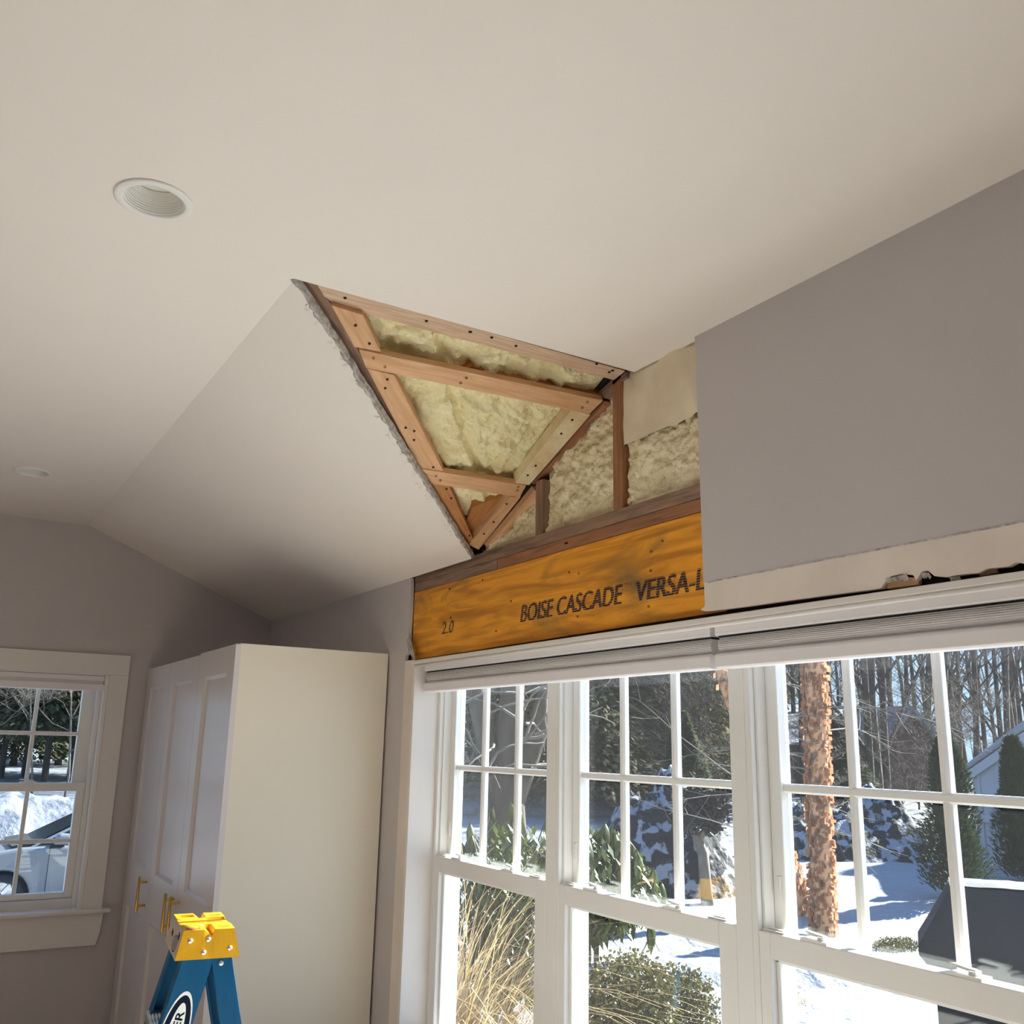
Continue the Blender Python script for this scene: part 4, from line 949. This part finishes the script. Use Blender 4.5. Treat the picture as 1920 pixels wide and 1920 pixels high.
# gas grill under a black cover
def grill():
    D_ = 7.0; a = DP(1722, 1780, D_); top = DP(1790, 1655, D_)
    bk = Vector((ray(1735, 1700).x, ray(1735, 1700).y, 0)).normalized(); rgt = Vector((bk.y, -bk.x, 0)); g = gz(a.x, a.y)-.15
    zl = DP(1722, 1782, D_).z; zt = top.z-.05; O_ = Vector((a.x, a.y, 0))
    e_ = empty('covered_grill', Vector((a.x, a.y, g)), 'barbecue grill under a black fitted cover at the lower right', 'grill')
    P = lambda s_, t, z: O_+rgt*s_+bk*t+Vector((0, 0, z))
    W_ = 1.55
    secs = [(-.02, zl+.08, .0), (0, zl-.06, .0)]
    rows = [[(0, 0), (W_, 0), (W_, .62), (0, .62)], ]
    mb = MB()
    rings_ = [(.10, .02, g), (.10, .02, zl-.16), (.0, .0, zl-.03), (.0, .0, zl+.03), (.13, .06, zl+.03+(zt-zl-.03)*.5), (.24, .12, zt-.02), (.27, .15, zt)]
    m_ = 12
    for ix, iy, z in rings_:
        x0, x1, y0, y1 = ix, W_-ix, iy, .64-iy*.6
        for k in range(m_):
            mb.v.append(tuple(P(x0+(x1-x0)*k/m_, y0+.006*math.sin(k*2.1+z*9), z)))
        for k in range(m_): mb.v.append(tuple(P(x1, y0+(y1-y0)*k/m_, z)))
        for k in range(m_): mb.v.append(tuple(P(x1-(x1-x0)*k/m_, y1, z)))
        for k in range(m_): mb.v.append(tuple(P(x0, y1-(y1-y0)*k/m_, z)))
    q = 4*m_
    for i in range(len(rings_)-1):
        for k in range(q): mb.f.append((i*q+k, i*q+(k+1) % q, (i+1)*q+(k+1) % q, (i+1)*q+k))
    obj('cover_skirt', mb, 'cover', e_, smooth=True)
    mb = MB(); 
    n1, n2 = 20, 10
    for i in range(n1+1):
        for j in range(n2+1):
            x = .25+(W_-.5)*i/n1; y = .15+.40*j/n2; mb.v.append(tuple(P(x, y, zt+.012+.035*math.sin(math.pi*j/n2)+.006*fbm(Vector((x*6, y*6, 1))))))
    for i in range(n1):
        for j in range(n2): k = i*(n2+1)+j; mb.f.append((k, k+n2+1, k+n2+2, k+1))
    obj('cover_top', mb, 'covergrey', e_, smooth=True, label='grey top of the cover')
    t0 = DP(1828, 1768, D_-.02); t1 = DP(1880, 1782, D_-.02)
    obj('cover_strap', MB().tube([t0, t0.lerp(t1, .4)+Vector((0, 0, .012)), t1], [.006, .014, .005], 6), 'white', e_, smooth=True)
grill()

# ---- rhododendrons with drooping leaves
lfm = []
for s_ in range(3):
    mb = MB(); L_, W_ = .158, .030+.004*s_; n = 6
    for i in range(n+1):
        t = i/n; wv = W_*math.sin(math.pi*min(1, t*.93+.07))**.8*.5; x = L_*t; z = -.045*t*t*(1+.5*s_); mb.v += [(x, -wv, z-.006), (x, 0, z), (x, wv, z-.006)]
    for i in range(n):
        k = i*3; mb.f += [(k, k+3, k+4, k+1), (k+1, k+4, k+5, k+2)]
    me = bpy.data.meshes.new('leaf'); me.from_pydata(mb.v, [], mb.f); me.materials.append(M['rhodo'])
    for p in me.polygons: p.use_smooth = True
    lfm.append(me)
def rhodo(c_, rad, nwh, lab, seed):
    rg = random.Random(seed); g = gz(c_.x, c_.y); e_ = empty('rhododendron', Vector((c_.x, c_.y, g)), lab, 'shrub'); st = MB(); inner = MB()
    vw = (CAM-c_).normalized(); cnt = 0
    while cnt < nwh:
        d = Vector((rg.gauss(0, 1), rg.gauss(0, 1), rg.gauss(.2, .8))).normalized()
        if d.dot(vw) < -.25: continue
        k_ = rg.uniform(.8, 1.02); p = c_+Vector((d.x*rad[0], d.y*rad[1], d.z*rad[2]))*k_
        st.tube([Vector((c_.x, c_.y, c_.z-rad[2])), c_.lerp(p, .5)+Vector((0, 0, -.05)), p], [.012, .008, .004], 4, cap=False)
        m_ = 8; off = rg.uniform(0, 6)
        for i in range(m_):
            az = off+6.283*i/m_+rg.gauss(0, .15); dr = rg.uniform(R(45), R(80))
            mt = Matrix.Translation(p) @ Matrix.Rotation(az, 4, 'Z') @ Matrix.Rotation(dr, 4, 'Y') @ Matrix.Scale(rg.uniform(.75, 1.1), 4)
            inst('leaf', rg.choice(lfm), mt, e_)
        cnt += 1
    for i in range(2600):
        d = Vector((rg.gauss(0, 1), rg.gauss(0, 1), rg.gauss(0, 1))).normalized()*rg.random()**.4*.85; p = c_+Vector((d.x*rad[0], d.y*rad[1], d.z*rad[2]))
        az = rg.uniform(0, 6.28); o_ = Vector((math.cos(az), math.sin(az), -1.1)).normalized()*.11; s2 = Vector((-math.sin(az), math.cos(az), 0))*.015
        inner.add([p, p+o_*.5-s2, p+o_, p+o_*.5+s2], [(0, 1, 2, 3)])
    st.tube([Vector((c_.x, c_.y, g-.1)), Vector((c_.x, c_.y, c_.z-rad[2]*.9))], [.03, .015], 6)
    obj('stems', st, 'bark', e_, normals=False); obj('inner_leaves', inner, 'rhodo', e_, kind='stuff', normals=False)
rhodo(DP(955, 1700, 6.6), (.50, .48, .72), 37, 'leafy green rhododendron seen through the first window', 3)
rhodo(DP(1118, 1648, 5.8), (.42, .40, .38), 34, 'leafy green rhododendron seen through the second window', 8)

# ---- dry ornamental grass
def blades(name, base, n, Lr, spread, material, lab, seed, toward=None):
    rg = random.Random(seed); e_ = empty(name, base, lab, 'grass'); mb = MB(); ends = []
    for i in range(n):
        az = rg.uniform(0, 6.283); b0_ = base+Vector((rg.gauss(0, .10), rg.gauss(0, .10), 0)); L_ = rg.uniform(*Lr)
        d = Vector((math.cos(az)*spread*rg.random(), math.sin(az)*spread*rg.random(), 1)).normalized(); out = Vector((math.cos(az), math.sin(az), 0))
        if toward is not None: out = (out+toward*.25).normalized(); out.x = max(out.x, -.15)
        p = b0_; wv = rg.uniform(.0025, .0055); s_ = d.cross(out).normalized(); s_ = s_ if s_.length > .1 else Vector((1, 0, 0)); m_ = 9; vs = []; bend = rg.uniform(.15, .62)
        for k in range(m_+1):
            w_ = wv*(1-.75*k/m_); vs += [p-s_*w_, p+s_*w_+out*w_*.8]; d = (d+out*bend*.55*(k/m_)*1.5+Vector((0, 0, -bend*.9*(k/m_)))).normalized(); p = p+d*L_/m_
        if min(v.x for v in vs) < 1.80 or p.x < 1.92: continue          # stays clear of the house wall
        mb.add(vs, [(2*k, 2*k+2, 2*k+3, 2*k+1) for k in range(m_)]); ends.append((p, d))
    obj('blades', mb, material, e_, kind='stuff', label='thin tan dry blades', normals=False)
    for (p, d) in ends[:7]:
        pm = MB()
        for k in range(70):
            t = rg.random(); q_ = p-d*.11*t; dd = (d+Vector((rg.gauss(0, .5), rg.gauss(0, .5), rg.gauss(0, .4)))).normalized()*.035; s_ = Vector((0, 0, .0012)); pm.add([q_-s_, q_+dd, q_+s_], [(0, 1, 2)])
        obj('plume', pm, material, e_, normals=False)
g0_ = DP(842, 1880, 5.3); g0_.z = gz(g0_.x, g0_.y)
blades('ornamental_grass', g0_, 1300, (1.45, 2.25), .45, 'straw', 'tall tan ornamental grass outside the first window', 4, cr*.9)
g2_ = GP(1500, 1885)
blades('dry_grass_tuft', g2_+Vector((0, 0, -.05)), 60, (.12, .35), .9, 'straw', 'small brown grass tuft poking through snow below the third window', 9)

# ---- boxwood mounds
def leafball(name, c_, rad, n, leaf, material, lab, seed, cat='shrub'):
    rg = random.Random(seed); lf = MB()
    for i in range(n):
        d = Vector((rg.gauss(0, 1), rg.gauss(0, 1), rg.gauss(0, 1))).normalized(); k_ = rg.random()**.35*(1+.18*fbm(d*2.5+Vector((seed, 0, 0))))
        p = c_+Vector((d.x*rad[0], d.y*rad[1], d.z*rad[2]))*k_; o_ = Vector((rg.gauss(0, 1), rg.gauss(0, 1), rg.gauss(.4, .8))).normalized()*leaf*rg.uniform(.6, 1.3); s_ = o_.cross(Vector((rg.gauss(0, 1), rg.gauss(0, 1), rg.gauss(0, 1)))).normalized()*leaf*.32
        lf.add([p, p+o_*.5-s_, p+o_, p+o_*.5+s_], [(0, 1, 2, 3)])
    e_ = empty(name, Vector((c_.x, c_.y, c_.z-rad[2])), lab, cat); obj('foliage', lf, material, e_, kind='stuff', normals=False)
    st = MB(); gg = gz(c_.x, c_.y)
    for k in range(5): st.tube([Vector((c_.x, c_.y, gg-.1)), c_+Vector((rg.gauss(0, rad[0]*.4), rg.gauss(0, rad[1]*.4), rg.uniform(-.1, .5)*rad[2]))], [.02, .005], 5, cap=False)
    obj('stems', st, 'bark', e_, normals=False); return e_
leafball('boxwood', DP(1180, 1880, 5.0), (.26, .26, .24), 6500, .026, 'box', 'olive boxwood bush nearest the glass below the second window', 5)
leafball('boxwood', DP(1275, 1895, 5.4), (.22, .22, .24), 4500, .026, 'box', 'smaller snow-dusted boxwood right of its neighbour', 6)
gq = GP(1680, 1778)
leafball('boxwood', gq+Vector((0, 0, .03)), (.42, .22, .10), 2600, .03, 'box', 'low clipped boxwood strip left of the covered grill', 7)

# ---- snow banks and snowy hedges
def mound(name, c_, ax, rx, ry, h, material, lab, cover, seed, rough=.12, cat='snow bank'):
    rgt = ax.normalized(); bk = Vector((-rgt.y, rgt.x, 0)); n = 70; e_ = empty(name, c_, lab, cat); P_ = {}; a = MB(); b = MB()
    for i in range(n+1):
        for j in range(n+1):
            u = -1+2*i/n; v = -1+2*j/n; r_ = min(1, math.hypot(u, v)); hh = (1-r_**2.2)*h
            p = c_+rgt*u*rx+bk*v*ry; s_ = Vector((p.x*.9, p.y*.9, seed)); hh *= 1+.35*fbm(s_*.8, 3); hh += rough*h*fbm(s_*3.3, 4)*(1-r_)
            P_[i, j] = Vector((p.x, p.y, c_.z-.12+hh))
    a.v = [tuple(P_[i, j]) for i in range(n+1) for j in range(n+1)]
    a.f = [(i*(n+1)+j, (i+1)*(n+1)+j, (i+1)*(n+1)+j+1, i*(n+1)+j+1) for i in range(n) for j in range(n)]
    obj('mound', a, material, e_, smooth=True, normals=False)
    if cover is not None:
        th = .05*h+.03
        for i in range(n):
            for j in range(n):
                q_ = P_[i, j]
                if fbm(Vector((q_.x*2.1, q_.y*2.1, q_.z*2+seed)), 3)+(q_.z-c_.z)/h*.55 > cover:
                    b.quad(P_[i, j]+Vector((0, 0, th)), P_[i+1, j]+Vector((0, 0, th)), P_[i+1, j+1]+Vector((0, 0, th)), P_[i, j+1]+Vector((0, 0, th)))
        obj('snow_cover', b, 'snow', e_, smooth=True, normals=False)
    return e_
flat = lambda v: Vector((v.x, v.y, 0)).normalized()
crf = flat(cr)
def gp(u, D_):
    p = DP(u, 1500, D_); return Vector((p.x, p.y, gz(p.x, p.y)))
mound('snowy_hedge', gp(1235, 16.5), crf, 1.55, 1.2, 1.75, 'snowbrush', 'dark hedge heaped with snow beyond the second window', None, 2, .35, cat='hedge')
mound('snowy_hedge', gp(1590, 21), crf, 2.6, 1.4, 1.25, 'snowbrush', 'low dark brush patched with snow behind the birch', None, 5, .4, cat='hedge')
mound('snow_bank', gp(1360, 11), crf, 2.4, .7, .35, 'snow', 'low plowed snow ridge beyond the second window', None, 7)
mound('snow_bank', gp(1330, 6.2), crf, .55, .5, .45, 'snow', 'lumpy snow heap beside the boxwood', None, 9, .5)
mound('snow_bank', gp(1560, 5.6), crf, .9, .6, .30, 'snow', 'lumpy snow heap below the third window', None, 12, .5)
mound('snow_bank', gp(940, 30), crf, 6, 2.0, .8, 'snow', 'long far snow bank behind the first window', None, 14)
# small gnarled tree by the hedge
g = gp(1322, 15.0); Dg = 15.0
e = empty('garden_tree', g, 'small gnarled dwarf tree with dark foliage before the snowy hedge', 'tree')
obj('trunk', MB().tube([g-Vector((0, 0, .1)), DP(1318, 1600, Dg), DP(1308, 1572, Dg), DP(1290, 1545, Dg)], [.10, .085, .07, .03], 8).tube([DP(1310, 1575, Dg), DP(1325, 1550, Dg), DP(1335, 1530, Dg)], [.06, .045, .02], 7), 'twiglight', e, smooth=True)
rg = random.Random(31); lf = MB()
for (u, v, s_) in ((1285, 1535, .24), (1310, 1520, .28), (1338, 1512, .26), (1300, 1500, .22), (1330, 1545, .16)):
    c_ = DP(u, v, Dg)
    for k in range(500):
        d = Vector((rg.gauss(0, 1), rg.gauss(0, 1), rg.gauss(0, .7))).normalized()*s_*rg.random()**.4; o_ = Vector((rg.gauss(0, 1), rg.gauss(0, 1), rg.gauss(0, 1))).normalized()*.09; q_ = o_.cross(Vector((.3, .5, .8))).normalized()*.03; p = c_+d; lf.add([p, p+o_-q_, p+o_+q_], [(0, 1, 2)])
obj('foliage', lf, 'brush', e, kind='stuff', normals=False)

# ---- multi-stemmed tree in the first window
D_ = 19.0; g = gp(948, D_)
e = empty('old_tree', g, 'thick brown multi-stemmed tree behind the rhododendron', 'tree')
mb = MB()
for pth, rd in (([(948, 1600), (950, 1500), (955, 1400), (962, 1280), (968, 1100)], [.46, .36, .28, .24, .2]), ([(945, 1480), (915, 1400), (893, 1300), (870, 1150)], [.28, .22, .20, .16]), ([(962, 1500), (990, 1420), (1014, 1350), (1045, 1230), (1080, 1080)], [.26, .24, .22, .18, .14])):
    mb.tube([DP(u, v, D_) for u, v in pth], rd, 10)
obj('trunk', mb, 'bark', e, smooth=True)
mb = MB(); rg = random.Random(5)
for k in range(26):
    p = DP(rg.uniform(850, 1060), rg.uniform(1230, 1440), D_-.5-rg.random()); d = Vector((rg.gauss(0, 1), rg.gauss(0, 1), rg.gauss(0, .5))).normalized(); q_ = [p]
    for i in range(6): d = (d+Vector((rg.gauss(0, .3), rg.gauss(0, .3), rg.gauss(-.05, .3)))).normalized(); q_.append(q_[-1]+d*.30)
    mb.tube(q_, [.03*(1-i/8) for i in range(7)], 4, cap=False)
obj('branches', mb, 'twiglight', e, smooth=True, normals=False)

# ---- woods
rg = random.Random(11); GW = 'bare trees in the woods beyond the yard'
for k in range(120):
    u = 820+1150*((k*.618034) % 1); D_ = rg.uniform(31, 66)
    if u < 1120 and rg.random() < .5: continue
    p = gp(u, D_); place('bare_tree', BT[k % 4], p, rg.uniform(.75, 1.25), rg.uniform(0, 6.28), label='bare grey-brown tree in the woods beyond the yard', cat='tree', group=GW)
for k in range(26):
    u = 1120+800*((k*.618034+.3) % 1); p = gp(u, rg.uniform(24, 40)); place('bare_shrub', BB[k % 2], p, rg.uniform(1.0, 1.9), rg.uniform(0, 6.28), label='tangled bare brown brush at the edge of the woods', cat='shrub', group='brush at the edge of the woods')
for k, (u, D_, s_, t) in enumerate([(880, 34, 1.0, 1), (985, 30, 1.05, 1), (1045, 38, 1.1, 2), (1110, 29, .95, 1), (1165, 33, 1.1, 1), (1225, 36, 1.05, 1), (1290, 31, .95, 1), (1345, 40, 1.0, 0), (1420, 45, 1.0, 1)]):
    place_ever('background_evergreen', EV[t], gp(u, D_), s_, k*1.7, 1., 'olive-brown evergreen in the tree line behind the garden', 'tree', 'evergreens behind the garden')
place_ever('dark_evergreen', EV[0], gp(1283, 24), .36, 1., .85, 'small dark evergreen above the snowy hedge in the second window', 'tree')
place_ever('dark_evergreen', EV[0], gp(1575, 30), .50, 2., .6, 'dark evergreen before the brown house', 'tree')
# trees to the south whose shadows fall over the yard (right of the frame)
for k, (dx, u, D_, s_) in enumerate([(11, 1560, 18, 1.0), (12, 1680, 17, .9), (10, 1620, 22, 1.1), (14, 1500, 20, 1.0), (13, 1790, 18, 1.0), (12, 1420, 24, 1.1)]):
    p = gp(u, D_); sdir = Vector((SUN.x, SUN.y, 0)).normalized(); p = p+sdir*dx
    while True:
        q_ = p-CAM; dp = q_.dot(-cb)
        if dp > .1 and 960+F*q_.dot(cr)/dp > 2230: break
        p = p+sdir*.5
    p.z = gz(p.x, p.y)
    place_ever('yard_evergreen', EV[k % 3], p, s_*.8, k*2., 1., 'evergreen on the sunny side of the yard, outside the photo', 'tree', 'evergreens on the sunny side')

# ================================================================== THROUGH THE BACK WINDOW
for k, (u, D_, s_, t) in enumerate([(-60, 38, 1.0, 2), (-5, 36, 1.05, 2), (38, 37, 1.0, 2), (78, 35, 1.1, 2), (125, 36, 1.05, 2), (175, 39, 1.0, 2), (230, 38, 1.1, 2), (15, 44, 1.2, 0), (100, 46, 1.2, 0)]):
    place_ever('hedgerow_evergreen', EV[t], gp(u, D_), s_*.95, k*2.3, 1., 'tall dark evergreen in the row beyond the driveway', 'tree', 'evergreens beyond the driveway')
for k, (u, D_, s_) in enumerate([(-30, 24, 1.2), (62, 27, 1.15), (118, 25, 1.2), (175, 27, 1.2)]):
    place('bare_ornamental_tree', BL[k % 2], gp(u, D_), s_, k*1.9, label='pale bare branching tree before the dark evergreens', cat='tree', group='pale bare trees beyond the driveway')
mound('snow_bank', gp(20, 19), Vector((1, 0, 0)), 4.2, 1.3, 1.1, 'snow', 'high snow bank behind the parked car', None, 21)
mound('snow_bank', gp(60, 12.6), Vector((1, 0, 0)), 3.0, .5, .30, 'snow', 'low snow ridge in front of the parked car', None, 23)

# ---- parked silver car
def car():
    p = gp(24, 14.4); O_ = Vector((p.x, p.y, H-2.66))
    e_ = empty('car', O_, 'silver car parked in the snow outside the back window', 'car')
    P = lambda x, y, z: Vector((O_.x+x, O_.y+y, O_.z+z))
    Wd = 1.74; wb = 2.65; rw = .33; ra = .40
    def arch(cx, n=12): return [(cx-ra*math.cos(math.pi*k/n), .30+ra*math.sin(math.pi*k/n)) for k in range(n+1)]
    low = [(-.92, .28), (-ra-.02, .24)]+arch(0)+[(wb-ra-.02, .24)]+arch(wb)+[(3.40, .28), (3.52, .55), (3.48, .92), (3.30, 1.02), (.62, 1.03), (.20, 1.02), (-.35, .93), (-.72, .80), (-.93, .62)]
    obj('body', MB().prism([P(x, 0, z) for x, z in low], (0, Wd, 0)), 'car', e_, bevel=.05, seg=3)
    gh = [(.28, 1.00, .06), (1.30, 1.50, .20), (1.75, 1.56, .22), (2.7, 1.52, .22), (3.38, 1.02, .06)]
    mb = MB(); n = len(gh)
    for x, z, i_ in gh: mb.v.append(tuple(P(x, i_, z)))
    for x, z, i_ in gh: mb.v.append(tuple(P(x, Wd-i_, z)))
    mb.f = [tuple(range(n)), tuple(range(2*n-1, n-1, -1))]+[(i, i+n, i+n+1, i+1) for i in range(n-1)]+[(0, n-1, 2*n-1, n)]
    obj('cabin', mb, 'car', e_, bevel=.03)
    obj('windshield', MB().quad(P(.37, .14, 1.055), P(1.24, .25, 1.478), P(1.24, Wd-.25, 1.478), P(.37, Wd-.14, 1.055)).quad(P(.35, .12, 1.05), P(1.22, .23, 1.49), P(1.22, Wd-.23, 1.49), P(.35, Wd-.12, 1.05)), 'carglass', e_)
    f = lambda z: .06+(z-1.0)/.5*.14-.012
    sw = [(.43, 1.045), (1.28, 1.44), (1.72, 1.50), (1.72, 1.05)]
    obj('side_window', MB().prism([P(x, f(z), z) for x, z in sw], (0, .01, 0)), 'carglass', e_)
    sw = [(1.80, 1.05), (1.80, 1.50), (2.62, 1.46), (3.1, 1.08)]
    obj('side_window', MB().prism([P(x, f(z), z) for x, z in sw], (0, .01, 0)), 'carglass', e_)
    obj('wiper_cowl', MB().prism([P(.10, .1, 1.01), P(.42, .1, 1.06), P(.40, .1, 1.09), P(.08, .1, 1.04)], (0, Wd-.2, 0)), 'rubber', e_)
    m_ = obj('mirror', MB().prism([P(.62, -.16, 1.06), P(.86, -.16, 1.06), P(.88, -.16, 1.21), P(.68, -.16, 1.23)], (0, .16, 0)), 'car', e_, bevel=.04)
    obj('mirror_base', MB().prism([P(.60, -.05, 1.02), P(.80, -.05, 1.02), P(.78, -.05, 1.09), P(.64, -.05, 1.09)], (0, .1, 0)), 'rubber', m_)
    for x in (.60, 1.76): obj('door_seam', MB().box(O_.x+x, O_.x+x+.010, O_.y-.004, O_.y+.03, O_.z+.30, O_.z+1.02), 'rubber', e_)
    obj('door_handle', MB().box(O_.x+1.45, O_.x+1.66, O_.y-.03, O_.y+.01, O_.z+.82, O_.z+.86), 'car', e_, bevel=.01)
    obj('orange_pill', MB().box(O_.x+1.16, O_.x+1.22, O_.y-.02, O_.y+.02, O_.z+.45, O_.z+.68), 'orange', e_, bevel=.02, label='small upright orange pill on the side')  # upright orange pill on the near side of the body
    for cx in (0, wb):
        for yy, dr in ((.02, -1), (Wd-.02, 1)):
            w_ = empty('wheel', P(cx, yy, rw)); setparent(w_, e_); ax = (0, dr, 0); c0 = P(cx, yy-dr*.2, rw)
            obj('tyre', MB().lathe([(.20, 0), (.30, 0), (rw, .03), (rw, .17), (.30, .205), (.215, .19), (.20, .15)], c0, ax, 32), 'rubber', w_, smooth=True)
            rm = MB().lathe([(.215, .19), (.20, .17), (.19, .12), (.001, .12)], c0, ax, 32)
            for k in range(7):
                q0 = 2*math.pi*k/7; a_ = Vector((math.cos(q0), 0, math.sin(q0))); b_ = Vector((-math.sin(q0), 0, math.cos(q0))); cc = c0+Vector(ax)*.15
                rm.prism([cc+a_*.03-b_*.03, cc+a_*.20-b_*.018, cc+a_*.20+b_*.018, cc+a_*.03+b_*.03], Vector(ax)*.025)
            obj('rim', rm, 'metal', w_)
    obj('wheel_well', MB().box(O_.x-.42, O_.x+.42, O_.y+.10, O_.y+.3, O_.z+.2, O_.z+.72), 'rubber', e_)
    obj('headlight', MB().prism([P(-.90, -.005, .68), P(-.62, -.005, .74), P(-.60, -.005, .82), P(-.80, -.005, .78)], (0, .2, 0)), 'lens', e_)
car()
